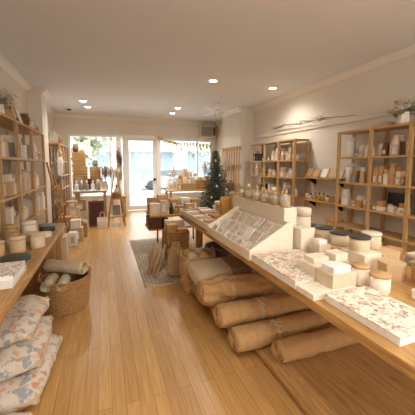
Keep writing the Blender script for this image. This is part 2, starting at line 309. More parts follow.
def pouch(x, y, z, w, d, h, col, label, group=None, rz=0, tag=None):
    b = bm_new(); prism(b, [(-d/2, 0), (d/2, 0), (d*.42, h*.6), (d*.08, h*.92), (d*.08, h), (-d*.08, h), (-d*.08, h*.92), (-d*.42, h*.6)], 0, -w/2, w/2)
    bmesh.ops.bevel(b, geom=b.edges[:], offset=.003, segments=1, affect='EDGES'); t = obj('paper_pouch', b, col, None, (x, y, z), rz, label=label, category='paper bag')
    if group: t['group'] = group
    if tag: b = bm_new(); bx(b, -w*.25, -d*.5-.002, h*.15, w*.25, -d*.42, h*.45); obj('label_patch', b, tag, t)
    return t
def print_card(x, y, z, w, h, col, label, group=None, rz=0, tilt=.25, frame=None, name='framed_print', cat='picture'):
    """thin upright panel leaning back; faces -Y before rz"""
    b = bm_new(); bx(b, -w/2, -.006, 0, w/2, .006, h); t = obj(name, b, frame or col, None, (x, y, z), label=label, category=cat)
    t.rotation_euler = (-tilt, 0, rz); 
    if group: t['group'] = group
    b = bm_new(); bx(b, -w*.42, -.0085, h*.06, w*.42, -.0062, h*.94); obj('print_sheet', b, col, t); return t
ORD = ['', 'second', 'third', 'fourth', 'fifth', 'sixth', 'seventh', 'eighth', 'ninth']
KN = dict(box='lidded box', jar='squat jar', pouch='folded paper bag', bottle='bottle', tin='tall cylinder', card='leaning card')
def fill(side, y0, y1, xf, z, hmax, seed, row, bay, unit, group, n=5, cols=('cream', 'white', 'tan', 'oatmeal', 'pink'), kinds=('box', 'box', 'jar', 'pouch', 'box', 'tin', 'card'), stack=.35, sc=1.0):
    """side +1: right wall (goods face -X), -1: left wall. y1 > y0; listed from the window end (large y)."""
    r = random.Random(seed); step = (y1-y0-.03)/n; tail = f'{row} row, {bay}, {unit}'
    for i in range(n):
        yc = y1-.015-step*(i+.5); k = r.choice(kinds); c = r.choice(cols); w = step*r.uniform(.80, .94); d = min(.2, r.uniform(.11, .17)*sc); h = min(hmax*.85, (r.uniform(.07, .17) if side > 0 else r.uniform(.10, .22))*sc); x = xf+side*(.02+d/2+r.uniform(0, .03))
        pos = 'nearest the window' if i == 0 else ORD[i]+' from window' if i < n-1 else 'farthest from window'
        sz = 'tall ' if h > .17 else 'low ' if h < .11 else ''
        L = f'{sz}{c} {KN[k]} {pos}, {tail}'
        if k == 'box':
            gift_box(x, yc, z, d, w, h, c, L, group, lid=True, band=r.choice(['white', 'tan', None]))
            h2 = r.uniform(.05, .09); c2 = r.choice([q for q in cols if q != c])
            if r.random() < stack and h+h2 < hmax*.9:
                gift_box(x, yc, z+h, d*.85, w*.88, h2, c2, f'small {c2} box on {c} box {pos}, {tail}', group, rz=r.uniform(-.1, .1))
                if r.random() < .45 and h+h2+.06 < hmax*.9: c3_ = r.choice([q for q in cols if q != c2]); gift_box(x, yc, z+h+h2, d*.7, w*.7, .055, c3_, f'tiny {c3_} box topmost over {c} box {pos}, {tail}', group)
        elif k == 'jar': jar(x, yc, z, min(w, .14)/2, min(h, .14), c, r.choice(['charcoal', 'kraft', 'white', 'tan']), L.replace('tall squat', 'squat').replace('low squat', 'squat'), group)
        elif k == 'tin': jar(x, yc, z, min(w, .11)/2, max(h, .17), c, c, L.replace('tall tall', 'tall').replace('low tall', 'tall'), group, name='round_tin', cat='tin')
        elif k == 'pouch': pouch(x, yc, z, w, .07, h, c, L, group, rz=-side*PI/2, tag='white' if c != 'white' else 'tan')
        elif k == 'bottle': bottle(x, yc, z, .034, max(h, .16), 'amber_liquid' if r.random() < .5 else c, 'charcoal', L, group)
        else: print_card(xf+side*.13, yc, z, w, h*1.1, c, L, group, rz=-side*PI/2, tilt=.2, frame=c, name='greeting_card', cat='card')
def bookcase(xf, xb, ys, zs, label, legs0=0, back=None, name='bookcase', w='pine'):
    """open shelving: posts at each y in ys at front and back, boards at zs"""
    t = empty(name, ((xf+xb)/2, (ys[0]+ys[-1])/2, 0), label, 'bookcase', None); ox, oy = t.location.x, t.location.y; p = .038
    s = 1 if xb > xf else -1
    for y in ys:
        b = bm_new(); bx(b, *sorted((xf-ox, xf+s*p-ox))[:1], y-oy-p/2, legs0, sorted((xf-ox, xf+s*p-ox))[1], y-oy+p/2, zs[0]); obj('post', b, w+'_z', t)
        b = bm_new(); q = sorted((xb-s*p-ox, xb-ox)); bx(b, q[0], y-oy-p/2, legs0, q[1], y-oy+p/2, zs[0]); obj('post', b, w+'_z', t)
    for z in zs:
        b = bm_new(); q = sorted((xf-s*.004-ox, xb+s*.0-ox)); bx(b, q[0], ys[0]-oy-p/2-.002, z-.028, q[1], ys[-1]-oy+p/2+.002, z, bev=.002); obj('shelf', b, w, t)
    return t
def side_panels(t, xf, xb, ys, z0, z1, w='pine_z'):
    for y in ys:
        b = bm_new(); q = sorted((xf, xb)); bx(b, q[0]-t.location.x, y-.011-t.location.y, z0, q[1]-t.location.x, y+.011-t.location.y, z1); obj('divider', b, w, t)

# ---------------------------------------------------------------- left wall: bookcases and counter
G = 'goods on the left wall bookcase'
ysL = [1.35, 2.05, 2.75, 3.45, 4.10, 4.84, 5.70]; zL = [2.05, 1.59, 1.14, .72, .2]
bl = bookcase(-1.0, -1.33, ysL, zL, 'honey pine open bookcase with square bays along the left wall behind the counter')
bays = ['', 'near bay', 'second bay', 'third bay', 'fourth bay', 'end bay']
for j, (z, row) in enumerate(((1.59, 'top'), (1.14, 'middle'), (.72, 'counter-level'), (.2, 'lowest'))):
    for i in range(1, 6):
        if z < .3 and i < 4: continue
        y0, y1 = ysL[i]+.02, ysL[i+1]-.02
        ky = ('box', 'box', 'pouch', 'card', 'jar', 'tin', 'bottle') if (i+j) % 2 else ('box', 'jar', 'tin', 'box', 'pouch')
        fill(-1, y0, y1, -1.0, z, .34, 100+j*10+i, row, bays[i], 'left bookcase', G, n=5, sc=1.35, kinds=ky, stack=.9, cols=('cream', 'white', 'tan', 'oatmeal', 'pink', 'cream', 'grey'))
# on top of the left bookcase
GT = 'things on top of the left bookcase'
print_card(-1.12, 4.30, 2.05, .52, .30, 'kraft', 'large plain tan board leaning on top of the left bookcase', GT, rz=PI/2, tilt=.25, frame='pine')
print_card(-1.08, 4.68, 2.05, .18, .26, 'white', 'white sheet in a pale frame leaning beside the large tan board', GT, rz=PI/2, tilt=.3, frame='pine')
def pot(x, y, z, r, h, col, label, grp=None, name='clay_pot'):
    b = bm_new(); lathe(b, [(0, 0), (r*.7, 0), (r, h*.45), (r*.95, h*.75), (r*.72, h*.9), (r*.8, h), (r*.68, h), (r*.6, h*.85), (0, h*.85)], seg=22); t = obj(name, b, col, None, (x, y, z), label=label, category='pot')
    if grp: t['group'] = grp
    return t
pot(-1.12, 4.90, 2.05, .085, .20, 'brown', 'brown rounded clay pot on top of the left bookcase', GT)
pot(-1.14, 5.10, 2.05, .07, .25, 'tan', 'tall tan clay pot on top of the left bookcase, beside the brown pot', GT)
pot(-1.08, 5.24, 2.05, .06, .17, 'blush', 'small pinkish clay pot on top of the left bookcase', GT)
print_card(-1.12, 5.40, 2.05, .2, .24, 'oatmeal', 'small pale print leaning on top of the left bookcase, beside the pinkish pot', GT, rz=PI/2, tilt=.3, frame='pine')
gift_box(-1.16, 5.60, 2.05, .18, .16, .13, 'kraft', 'low kraft box on top of the left bookcase, window end', GT, lidcol='tan')
pot(-1.05, 5.02, 2.05, .05, .12, 'cream', 'small cream pot on top of the left bookcase, before the tall tan pot', GT)
def petals(b, c, r, n, rr):
    for i in range(n):
        a = 2*PI*i/n+rr.random(); e = rr.uniform(.1, .9); d = Vector((math.cos(a)*math.cos(e), math.sin(a)*math.cos(e), math.sin(e))); s = d.cross(Vector((0, 0, 1))).normalized()*r*.42
        u = d.cross(s).normalized()*r*.25; p = [c, c+d*r*.6+s+u, c+d*r, c+d*r*.6-s+u]; b.faces.new([b.verts.new(q) for q in p])
def bouquet(x, y, z, spread, h, n, seed, label, vase, group=None, flower='petal'):
    rr = random.Random(seed); t = empty('flower_arrangement', (x, y, z), label, 'flowers', group)
    b = bm_new(); lathe(b, [(0, 0), (.05, 0), (.065, .06), (.055, .13), (.06, .15), (.05, .15), (.045, .12), (0, .12)], seg=20); obj('vase', b, vase, t)
    st, fl, lf = bm_new(), bm_new(), bm_new()
    for i in range(n):
        a = rr.uniform(0, 2*PI); q = rr.random()**.5*spread; e = Vector((math.cos(a)*q, math.sin(a)*q, h*rr.uniform(.65, 1)-q*.3)); tube(st, [(0, 0, .1), e*.5+Vector((0, 0, .1)), e], .0025, seg=4)
        for k in range(4): petals(fl, e+Vector((rr.gauss(0, .015), rr.gauss(0, .015), rr.gauss(0, .01))), .045, 7, rr)
        for k in range(2): petals(lf, e*rr.uniform(.6, .9), .045, 2, rr)
    obj('stem', st, 'twig', t); obj('blossom', fl, flower, t); obj('foliage', lf, 'sage', t); return t
bouquet(-1.14, 3.92, 2.05, .17, .34, 22, 4, 'white blossoms in a vase on top of the left bookcase, beside the tan board', 'white', GT)

T = .79
def table(name, x0, x1, y0, y1, z, label, wd, thick=.045, legs=None, shelf=None, panel=None):
    t = empty(name, ((x0+x1)/2, (y0+y1)/2, 0), label, 'table'); hx, hy = (x1-x0)/2, (y1-y0)/2
    b = bm_new(); bx(b, -hx, -hy, z-thick, hx, hy, z, bev=.004); obj('tabletop', b, wd, t)
    for x, y in legs or ():
        b = bm_new(); bx(b, x-.035-t.location.x, y-.035-t.location.y, 0, x+.035-t.location.x, y+.035-t.location.y, z-thick); obj('leg', b, wd+'_z', t)
    if shelf: b = bm_new(); bx(b, -hx+shelf[1], -hy+.02, shelf[0]-.03, hx-.02, hy-.02, shelf[0]); obj('lower_shelf', b, wd, t)
    return t
lt = table('display_counter', -.985, -.48, .1, 3.77, T, 'long honey timber counter top running along the left bookcase', 'honey', .045)
b = bm_new(); bx(b, -.985, 3.66, 0, -.52, 3.70, T-.045); o = obj('end_panel', b, 'honey_z', None); o.parent = lt; o.location = (-lt.location.x, -lt.location.y, 0)
for y in (.3, 1.6):
    b = bm_new(); bx(b, -.985, y, 0, -.80, y+.04, T-.045); o = obj('end_panel', b, 'honey_z', lt); o.location = (-lt.location.x, -lt.location.y, 0)
GC = 'jars and tins on the left counter'
for x, y, r, h, c, l, L in ((-.565, 2.72, .056, .125, 'stone_cream', 'stone_cream', 'cream lidded jar on the left counter, nearest the aisle edge'),
    (-.685, 2.61, .057, .13, 'tan', 'stone_cream', 'tan jar with cream lid, middle of the front three on the left counter'),
    (-.81, 2.53, .058, .12, 'tan', 'tan', 'tan lidded jar of the front three, beside the bookcase'),
    (-.64, 2.88, .055, .10, 'kraft', 'stone_cream', 'kraft pot with pale lid behind the jar at the aisle edge'),
    (-.765, 2.80, .052, .12, 'stone_cream', 'camel', 'cream jar with camel lid, second row of the left counter'),
    (-.70, 3.06, .06, .17, 'cream', 'cream', 'tallest cream jar on the left counter, behind the kraft pot'),
    (-.83, 3.02, .052, .155, 'camel', 'camel', 'camel wooden pot beside the tallest cream jar'),
    (-.90, 2.76, .045, .13, 'dark_green', 'dark_green', 'dark green tin on the left counter against the bookcase'),
    (-.57, 3.08, .055, .05, 'cream', 'cream', 'flat cream tin beside the tallest cream jar'),
    (-.60, 3.36, .075, .075, 'dark_green', 'grey', 'dark green round tin with grey lid near the counter end'),
    (-.74, 3.30, .06, .10, 'stone_cream', 'tan', 'cream pot with tan lid between the camel pot and the counter end'),
    (-.85, 3.45, .065, .07, 'stone_cream', 'grey', 'flat cream tin with grey lid near the counter end by the bookcase'),
    (-.87, 3.22, .05, .12, 'oatmeal', 'oatmeal', 'oatmeal jar against the bookcase behind the camel pot'),
    (-.88, 2.30, .055, .13, 'stone_cream', 'tan', 'cream jar with tan lid, behind the wide green-lidded pot')): jar(x, y, T, r, h, c, l, L, GC)
jar(-.635, 2.33, T, .098, .045, 'grey', 'dark_green', 'wide flat pot with dark green lid on the left counter', GC, lh=.55)
gift_box(-.655, 2.01, T, .26, .27, .03, 'white', 'shallow white box with printed lid, uppermost and closest to the green lid', GC, lidcol='card_print', lidh=.004).location.z = T+.035
gift_box(-.66, 1.99, T, .28, .30, .034, 'white', 'plain white flat box beneath the printed one on the left counter', GC)
gift_box(-.72, 1.62, T, .30, .26, .05, 'white', 'thicker white box with printed lid on the left counter, closer to the viewer', GC, lidcol='card_print', lidh=.004)
mat('pale_wicker', (204, 172, 124), .85, .2, 60, .4, 200)
# soft shapes
def soft_block(name, w, d, h, m, loc, rz=0, seed=0, n=14, puff=.5, wr=.012, parent=None, **tags):
    b = bm_new(); bmesh.ops.create_cube(b, size=1); bmesh.ops.subdivide_edges(b, edges=b.edges[:], cuts=n, use_grid_fill=True)
    for v in b.verts:
        x, y, z = v.co*2; ex = 1-puff*.12*(abs(y)**3+abs(z)**2*.8); ey = 1-puff*.12*(abs(x)**3+abs(z)**2*.8); ez = 1-puff*(.55*(abs(x)**4)+.55*(abs(y)**4))
        p = Vector((x*w/2*ex, y*d/2*ey, (z*max(.25, ez)+1)*h/2)); q = noise.noise_vector(p*9+Vector((seed, 0, 0))); p += q*wr; p.z = max(0, p.z); v.co = p
    for f in b.faces: f.smooth = True
    o = obj(name, b, m, parent, loc, rz, **tags); return o
def roll(name, a, bpt, r, m, label, group, seed=0, knot=True, cat='blanket', flat=.9, lump=1.0):
    a, e = Vector(a), Vector(bpt); L = (e-a).length; ang = math.atan2(e.y-a.y, e.x-a.x); t = empty(name, (a.x, a.y, a.z), label, cat, group, rz=ang)
    b = bm_new(); seg, nl = 36, 26; rings = []
    for i in range(nl+1):
        u = i/nl; x = u*L; ring = []
        pinch = 1-.10*math.exp(-((u-.42)/.05)**2); end = 1-.10*math.exp(-(u/.03)**2)-.10*math.exp(-((1-u)/.03)**2)
        for k in range(seg):
            th = 2*PI*k/seg; step = .035*((k/seg)); rr = r*pinch*end*(1+step+.08*lump*noise.noise(Vector((math.cos(th)*2, math.sin(th)*2+seed, x*5)))+.04*lump*noise.noise(Vector((math.cos(th)*7, math.sin(th)*7+seed, x*18)))+.02*math.sin(k*1.1+seed+6*math.exp(-((u-.42)/.12)**2)))
            ring.append(b.verts.new((x, math.cos(th)*rr, r*flat+math.sin(th)*rr*flat)))
        rings.append(ring)
    for A_, B_ in zip(rings, rings[1:]):
        for k in range(seg): f = b.faces.new((A_[k], A_[(k+1) % seg], B_[(k+1) % seg], B_[k])); f.smooth = True
    for ring, x, s in ((rings[0], 0, 1), (rings[-1], L, -1)):   # rolled ends: stepped spiral going in
        prev = ring
        for q, dx in ((.86, .012), (.8, -.004), (.62, .012), (.55, -.004), (.36, .012), (.28, -.002), (.1, .01)):
            cur = [b.verts.new((x+s*dx, v.co.y*q, r*flat+(v.co.z-r*flat)*q)) for v in ring]
            for k in range(seg): b.faces.new((prev[k], prev[(k+1) % seg], cur[(k+1) % seg], cur[k]))
            prev = cur
        b.faces.new(prev)
    obj('cloth', b, m, t)
    if knot:
        b = bm_new()
        for dx in (-.012, .0, .012): tube(b, [(L*.42+dx+.006*math.sin(3*k), math.cos(2*PI*k/20)*r*.955, r*flat+math.sin(2*PI*k/20)*r*.955*flat) for k in range(21)], .005, seg=5)
        for s in (-1, 1):
            tube(b, [(L*.42, -.0, 2*r*flat-.01), (L*.42+s*.03, -.02, 2*r*flat+.02), (L*.42+s*.06, -.035, 2*r*flat), (L*.42+s*.02, -.01, 2*r*flat-.004)], .005, seg=5)
            tube(b, [(L*.42, -.0, 2*r*flat-.01), (L*.42+s*.03, -.07, 2*r*flat-.02), (L*.42+s*.045, -.095, 2*r*flat-.07)], .004, seg=5)
        obj('twine', b, 'twine', t)
    return t
def basket(x, y, z, r, h, m, label, r1=None, sq=False, handles=True, name='wicker_basket', ry=None, group=None):
    r1 = r1 or r*.86; ry = ry or 1.0; b = bm_new(); seg, rows = 64, 18; rings = []
    def ringat(rad, zz, k, inner):
        out = []
        for i in range(seg):
            th = 2*PI*i/seg; c, s_ = math.cos(th), math.sin(th)
            q = (abs(c)**4+abs(s_)**4)**-.25 if sq else 1.0
            wv = 0 if inner else .006*math.cos(i*PI/2+PI*k)
            out.append(b.verts.new((c*q*(rad+wv), s_*q*(rad+wv)*ry, zz)))
        return out
    for k in range(rows+1): rings.append(ringat(r1+(r-r1)*(k/rows)**.7, h*k/rows, k, False))
    for k in range(rows, -1, -3): rings.append(ringat(r1+(r-r1)*(k/rows)**.7-.02, h*k/rows+(.002 if k else .015), k, True))
    for A_, B_ in zip(rings, rings[1:]):
        for i in range(seg): b.faces.new((A_[i], A_[(i+1) % seg], B_[(i+1) % seg], B_[i]))
    b.faces.new(rings[0][::-1]); b.faces.new(rings[-1])
    t = obj(name, b, m, None, (x, y, z), label=label, category='basket')
    if group: t['group'] = group
    b = bm_new(); pts = []
    for i in range(seg+1):
        th = 2*PI*i/seg; c, s_ = math.cos(th), math.sin(th); q = (abs(c)**4+abs(s_)**4)**-.25 if sq else 1.0
        pts.append((c*q*(r-.008), s_*q*(r-.008)*ry, h+.004+.004*(i % 2)))
    tube(b, pts, .013, seg=6, cap=False); obj('rim', b, m, t)
    if handles:
        for s in (-1, 1):
            b = bm_new(); tube(b, [(s*.06*math.cos(PI*k/10)*1.0, -(r+.004)*ry, h-.02+.065*math.sin(PI*k/10)) if False else ((r-.004), .06*math.cos(PI*k/10), h+.06*math.sin(PI*k/10)) for k in range(11)], .009, seg=6); q = obj('handle', b, m, t); q.rotation_euler.z = 0 if s > 0 else PI
    return t
# floor beside the left counter
GQ = 'printed cushions stacked under the left counter'
def cushion(w, d, h, x, y, z, rz, seed, label):
    c = soft_block('floor_cushion', w, d, h, 'cushion_print', (x, y, z), rz=rz, seed=seed, wr=.022, puff=.75, label=label, category='cushion', group=GQ)
    b = bm_new(); tube(b, [(math.copysign(1, math.cos(t_))*w*.475*min(1, abs(math.cos(t_))*1.35), math.copysign(1, math.sin(t_))*d*.475*min(1, abs(math.sin(t_))*1.35), h*.5) for t_ in [2*PI*k/40 for k in range(41)]], .009, seg=6, cap=False); obj('piping', b, 'linen', c)
    for sy in (-1, 1):
        b = bm_new(); lathe(b, [(0, 0), (.022, 0), (.020, .035), (.012, .05), (.014, .062), (0, .07)], seg=10); q = obj('tassel', b, 'linen', c, (w*.47, sy*d*.45, h*.5)); q.rotation_euler = (0, -2.0, sy*.5)
    return c
cushion(.62, .72, .17, -.69, 2.16, .0, -.08, 3, 'lowest printed floor cushion in the stack by the round basket')
cushion(.58, .66, .16, -.71, 2.22, .155, .05, 9, 'middle printed floor cushion in the stack by the round basket')
cushion(.52, .62, .15, -.73, 2.32, .30, -.02, 23, 'topmost printed floor cushion in the stack by the round basket')
cushion(.60, .50, .17, -.70, 1.48, .0, .06, 14, 'printed floor cushion lying alone, closest to the viewer under the left counter')
bsk = basket(-.42, 3.17, 0, .24, .33, 'wicker', 'round brown wicker basket of rolled cloths on the floor beside the left counter')
GR = 'cloths rolled up in the round basket'
roll('rolled_cloth', (-.62, 3.34, .36), (-.24, 3.10, .285), .068, 'linen', 'longest beige rolled cloth lying across the round basket', GR, 2, knot=False, cat='cloth')
roll('rolled_cloth', (-.57, 2.96, .27), (-.54, 3.22, .27), .055, 'linen', 'beige rolled cloth at the counter side of the round basket, end showing', GR, 4, knot=False, cat='cloth')
roll('rolled_cloth', (-.43, 2.93, .27), (-.42, 3.16, .25), .052, 'oatmeal', 'pale rolled cloth in the middle of the round basket, end showing', GR, 5, knot=False, cat='cloth')
roll('rolled_cloth', (-.40, 3.36, .34), (-.22, 3.20, .29), .045, 'oatmeal', 'short pale rolled cloth at the back of the round basket', GR, 6, knot=False, cat='cloth')

# ---------------------------------------------------------------- right wall bookcases and wall shelves
ys1 = [4.41, 4.93, 5.47, 6.06]; z1 = [2.0, 1.60, 1.26, .90, .5]
u1 = bookcase(3.38, 3.72, ys1, z1, 'pine open bookcase, three bays wide, beyond the wall shelves and nearer the window')
G1 = 'goods in the three-bay bookcase'; bn = ['near bay', 'centre bay', 'far bay']
for j, (z, row) in enumerate(((1.60, 'top'), (1.26, 'second'), (.90, 'third'))):
    for i in range(3): fill(1, ys1[i]+.02, ys1[i+1]-.02, 3.38, z, .30, 300+j*10+i, row, bn[i], 'three-bay bookcase', G1, n=5, sc=1.05, stack=.9, cols=('cream', 'white', 'tan', 'pink', 'oatmeal', 'grey') if i < 2 else ('cream', 'tan', 'kraft', 'pink', 'charcoal'))
ys2 = [1.21, 1.74, 2.265, 2.79, 3.34]; z2 = [2.0, 1.62, 1.245, .89, .58]
u2 = bookcase(3.38, 3.72, ys2, z2, 'tall pine open bookcase on the wall behind the long table, below the branch')
G2 = 'goods in the tall bookcase'
b2 = ['third bay', 'third bay', 'near bay', 'far bay']
K = lambda i: dict(group=G2)
fill(1, 2.29, 2.77, 3.38, 1.62, .34, 401, 'top', 'near bay', 'tall bookcase', G2, n=6, sc=1.15, stack=1, cols=('cream', 'tan', 'kraft', 'brown', 'pink'), kinds=('box', 'tin', 'box', 'pouch', 'jar'))
jar(3.52, 3.22, 1.62, .055, .30, 'white', 'white', 'tall white cylinder, top row, far bay of the tall bookcase, nearest the window', G2, name='round_tin', cat='tin')
jar(3.52, 3.22, 1.245, .055, .28, 'white', 'white', 'tall white cylinder, second row, far bay of the tall bookcase, nearest the window', G2, name='round_tin', cat='tin')
fill(1, 2.81, 3.12, 3.38, 1.62, .34, 402, 'top', 'far bay', 'tall bookcase', G2, n=4, sc=1.1, stack=.9, cols=('grey', 'white', 'cream', 'oatmeal'), kinds=('card', 'pouch', 'box', 'pouch'))
fill(1, 2.81, 3.12, 3.38, 1.245, .34, 403, 'second', 'far bay', 'tall bookcase', G2, n=4, sc=1.05, stack=1, cols=('cream', 'tan', 'grey', 'kraft'))
fill(1, 2.29, 2.77, 3.38, 1.245, .34, 404, 'second', 'near bay', 'tall bookcase', G2, n=6, sc=1.1, stack=1, cols=('kraft', 'tan', 'cream', 'camel'), kinds=('box', 'box', 'jar', 'box'))
fill(1, 2.81, 3.30, 3.38, .89, .3, 405, 'third', 'far bay', 'tall bookcase', G2, n=5, sc=.7, stack=.8, cols=('white', 'cream', 'kraft'), kinds=('box', 'box', 'card', 'box'))
fill(1, 2.29, 2.77, 3.38, .89, .3, 406, 'third', 'near bay', 'tall bookcase', G2, n=6, sc=.75, stack=.8, cols=('white', 'cream', 'kraft', 'camel'), kinds=('box', 'card', 'box', 'pouch'))
print_card(3.60, 2.52, .89, .30, .24, 'charcoal', 'dark framed board leaning at the back of the third row, near bay, tall bookcase', G2, rz=-PI/2, tilt=.1, frame='charcoal')
fill(1, 1.76, 2.24, 3.38, 1.62, .34, 407, 'top', 'third bay', 'tall bookcase', G2, n=4, sc=1.25, stack=.7)
fill(1, 1.76, 2.24, 3.38, 1.245, .34, 408, 'second', 'third bay', 'tall bookcase', G2, n=4, sc=1.25, stack=.7)
fill(1, 1.76, 2.24, 3.38, .89, .34, 409, 'third', 'third bay', 'tall bookcase', G2, n=4, sc=1.25, stack=.7)
bouquet(3.50, 2.44, 2.0, .16, .30, 26, 8, 'cream dried blossoms in a white vase on top of the tall bookcase', 'white')
soft_block('linen_bundle', .14, .30, .07, 'linen', (3.54, 2.74, 2.0), seed=4, wr=.02, label='crumpled beige linen bundle on top of the tall bookcase', category='cloth')
for z, nm in ((1.28, 'upper'), (.87, 'lower')):
    t = empty('wall_shelf', (3.75, 3.88, z), f'{nm} timber wall shelf between the two right-wall bookcases', 'shelf', 'wall shelves between the bookcases')
    b = bm_new(); bx(b, -.26, -.44, -.025, 0, .44, 0, bev=.002); obj('board', b, 'honey', t)
    for y in (-.32, .32): b = bm_new(); prism(b, [(0, -.025), (-.2, -.025), (-.2, -.035), (-.015, -.15), (0, -.15)], 1, y-.01, y+.01); obj('bracket', b, 'black_metal', t)
GW = 'prints leaning on the upper wall shelf'
for i, (y, c, f, L, h) in enumerate(((4.20, 'tan', 'kraft', 'tan card nearest the window', .17), (4.02, 'kraft', 'kraft', 'kraft card beside the white one', .15), (3.82, 'white', 'pine', 'white sheet in a pale frame', .18), (3.62, 'tan', 'honey', 'tan card in honey frame', .16), (3.49, 'oatmeal', 'kraft', 'oatmeal card closest to the tall bookcase', .15))):
    print_card(3.56, y, 1.28, .15, h, c, L+' leaning on the upper wall shelf', GW, rz=-PI/2, tilt=.45, frame=f)
GB = 'small jars on the lower wall shelf'
for i, (y, c, k) in enumerate(((4.24, 'pink', 'nearest the window'), (4.14, 'white', 'beside the pink one'), (4.02, 'amber_liquid', 'first of the amber ones from the window'), (3.92, 'amber_liquid', 'middle one of the amber ones'), (3.82, 'amber_liquid', 'amber, beside the white flask'), (3.72, 'white', 'beside the wooden crate'))):
    bottle(3.58, y, .87, .036, .14 if c != 'white' else .11, c, 'charcoal' if i % 2 else 'brown', f'small {c.split("_")[0]} bottle on the lower wall shelf, {k}', GB)
def crate(x, y, z, w, d, h, label, m='pine_x', rz=0, group=None, slats=3):
    t = empty('wooden_crate', (x, y, z), label, 'crate', group, rz); b = bm_new(); bx(b, -w/2, -d/2, 0, w/2, d/2, .012); obj('base_board', b, m, t)
    for s in (-1, 1):
        b = bm_new(); g = h/slats
        for k in range(slats): bx(b, -w/2, s*d/2-.006, k*g+.004, w/2, s*d/2+.006, (k+1)*g-.004)
        obj('side_slat', b, m, t); b = bm_new()
        for k in range(slats): bx(b, s*w/2-.006, -d/2, k*g+.004, s*w/2+.006, d/2, (k+1)*g-.004)
        obj('end_slat', b, m, t)
    return t
crate(3.60, 3.55, .87, .16, .17, .10, 'small honey wooden crate on the lower wall shelf', 'honey')
gift_box(3.50, 3.47, .42, .2, .2, .2, 'kraft', 'kraft box on the stool below the wall shelves', None, band='tan')
st = empty('wooden_stool', (3.50, 3.50, 0), 'low wooden stool holding a kraft box below the wall shelves', 'stool'); b = bm_new(); bx(b, -.17, -.17, .39, .17, .17, .42, bev=.004); obj('seat', b, 'honey', st)
for a in (-1, 1):
    for c in (-1, 1): b = bm_new(); tube(b, [(a*.15, c*.12, 0), (a*.12, c*.11, .39)], .016, seg=8); obj('leg', b, 'honey_z', st)
# branch on the wall
rr = random.Random(5); b = bm_new()
tube(b, [(3.69, 5.55, 2.34), (3.67, 5.1, 2.36), (3.69, 4.6, 2.31), (3.67, 4.0, 2.33), (3.69, 3.3, 2.27)], .016, .004, 7)
for i in range(26):
    y = rr.uniform(3.9, 5.5); s = rr.choice((-1, 1)); L = rr.uniform(.15, .5); tube(b, [(3.68, y, 2.33), (3.66-rr.random()*.05, y+s*L*.5, 2.33+rr.uniform(-.05, .06)), (3.66-rr.random()*.06, y+s*L, 2.33+rr.uniform(-.09, .12))], .006, .002, 5)
obj('dried_branch', b, 'twig', None, label='bare dried branch mounted along the right wall above the bookcases', category='branch')

# ---------------------------------------------------------------- the long display table
tb = table('display_table', 1.0, 2.2, .3, 3.88, T, 'long honey timber display table crowded with boxes and jars', 'honey', .05, legs=[(1.25, .5), (1.25, 3.75), (2.12, .5), (2.12, 3.75), (2.12, 2.1)])
b = bm_new(); bx(b, 1.08, .35, .02, 2.15, 3.8, .05); o = obj('lower_shelf', b, 'honey', tb); o.location = (-tb.location.x, -tb.location.y, 0)
GX = 'plain boxes on the long table'
def nb(n, x0, y0, w, d, h, z, col, label, **k): return gift_box(x0+w/2, y0+d/2, z, w, d, h, col, label, GX, **k)
# stepped card rack
R_ = empty('card_rack', (.985, 1.77, T), 'cream stepped rack of cards with sloping sides on the long table', 'display rack')
for y in (0, .90):
    b = bm_new(); prism(b, [(0, 0), (.385, 0), (.385, .26), (.335, .26), (0, .075)], 1, y, y+.012); obj('side_panel', b, 'cream', R_)
b = bm_new(); bx(b, 0, .012, 0, .010, .90, .075); obj('front_panel', b, 'cream', R_)
for k, (x, z) in enumerate(((.010, .012), (.125, .065), (.24, .13))):
    b = bm_new(); bx(b, x, .012, 0, x+.114, .90, z); obj('step', b, 'cream', R_)
b = bm_new(); bx(b, .365, .012, 0, .385, .90, .255); obj('back_panel', b, 'cream', R_)
rr = random.Random(11)
for k, (x, z, hh) in enumerate(((.997, T+.014, .085), (1.110, T+.067, .105), (1.225, T+.132, .11))):
    rown = ('front', 'middle', 'back')[k]; n = 8 - k
    for i in range(n):
        y = 1.80+(.85/n)*(i+.5); pm = [['card_print', 'floral_small', 'card_print', 'floral'], ['floral_small', 'card_print', 'floral', 'white'], ['floral', 'floral_small', 'oatmeal', 'floral_small']][k][(i*3+k) % 4]
        t = print_card(x+.10, y, z, .092*8/n*rr.uniform(.9,1.0), hh*1.15, pm, f'{dict(card_print="printed", white="plain white", oatmeal="plain oatmeal").get(pm, "floral")} card packet {"next to the sloping side panel" if i == 0 else ORD[i]+" from the sloping side panel" if i < n-1 else "at the window end"}, {rown} row of the cream rack', 'card packets in the cream rack', rz=-PI/2, tilt=rr.uniform(.62, .85), frame='white', name='card_packet', cat='card')
        t.location.x = x+.018
# riser with bottles
b = bm_new(); bx(b, 0, 0, 0, .125, .98, .355, bev=.003); obj('display_riser', b, 'cream', None, (1.38, 1.90, T), label='long plain cream riser box behind the card rack, carrying the oil bottles', category='riser')
GO = 'amber oil bottles on the cream riser'
N = 12
for i in range(N):
    y = 1.95+i*.079; where = 'at the end nearest the viewer' if i == 0 else 'at the window end' if i == N-1 else ['', 'second', 'third', 'fourth', 'fifth', 'sixth', 'seventh', 'eighth', 'ninth', 'tenth', 'eleventh', 'twelfth'][i]+' from the near end'
    bottle(1.425+(.035 if i % 2 else 0), y, T+.355, .037 if i % 3 else .043, .13 if i % 3 else .155, 'clear_glass', 'lid_pale' if i % 2 else 'brass', f'{"wide" if i % 3 == 0 else "small"} glass bottle of amber oil on the cream riser, {where}', GO, liquid='amber_liquid')
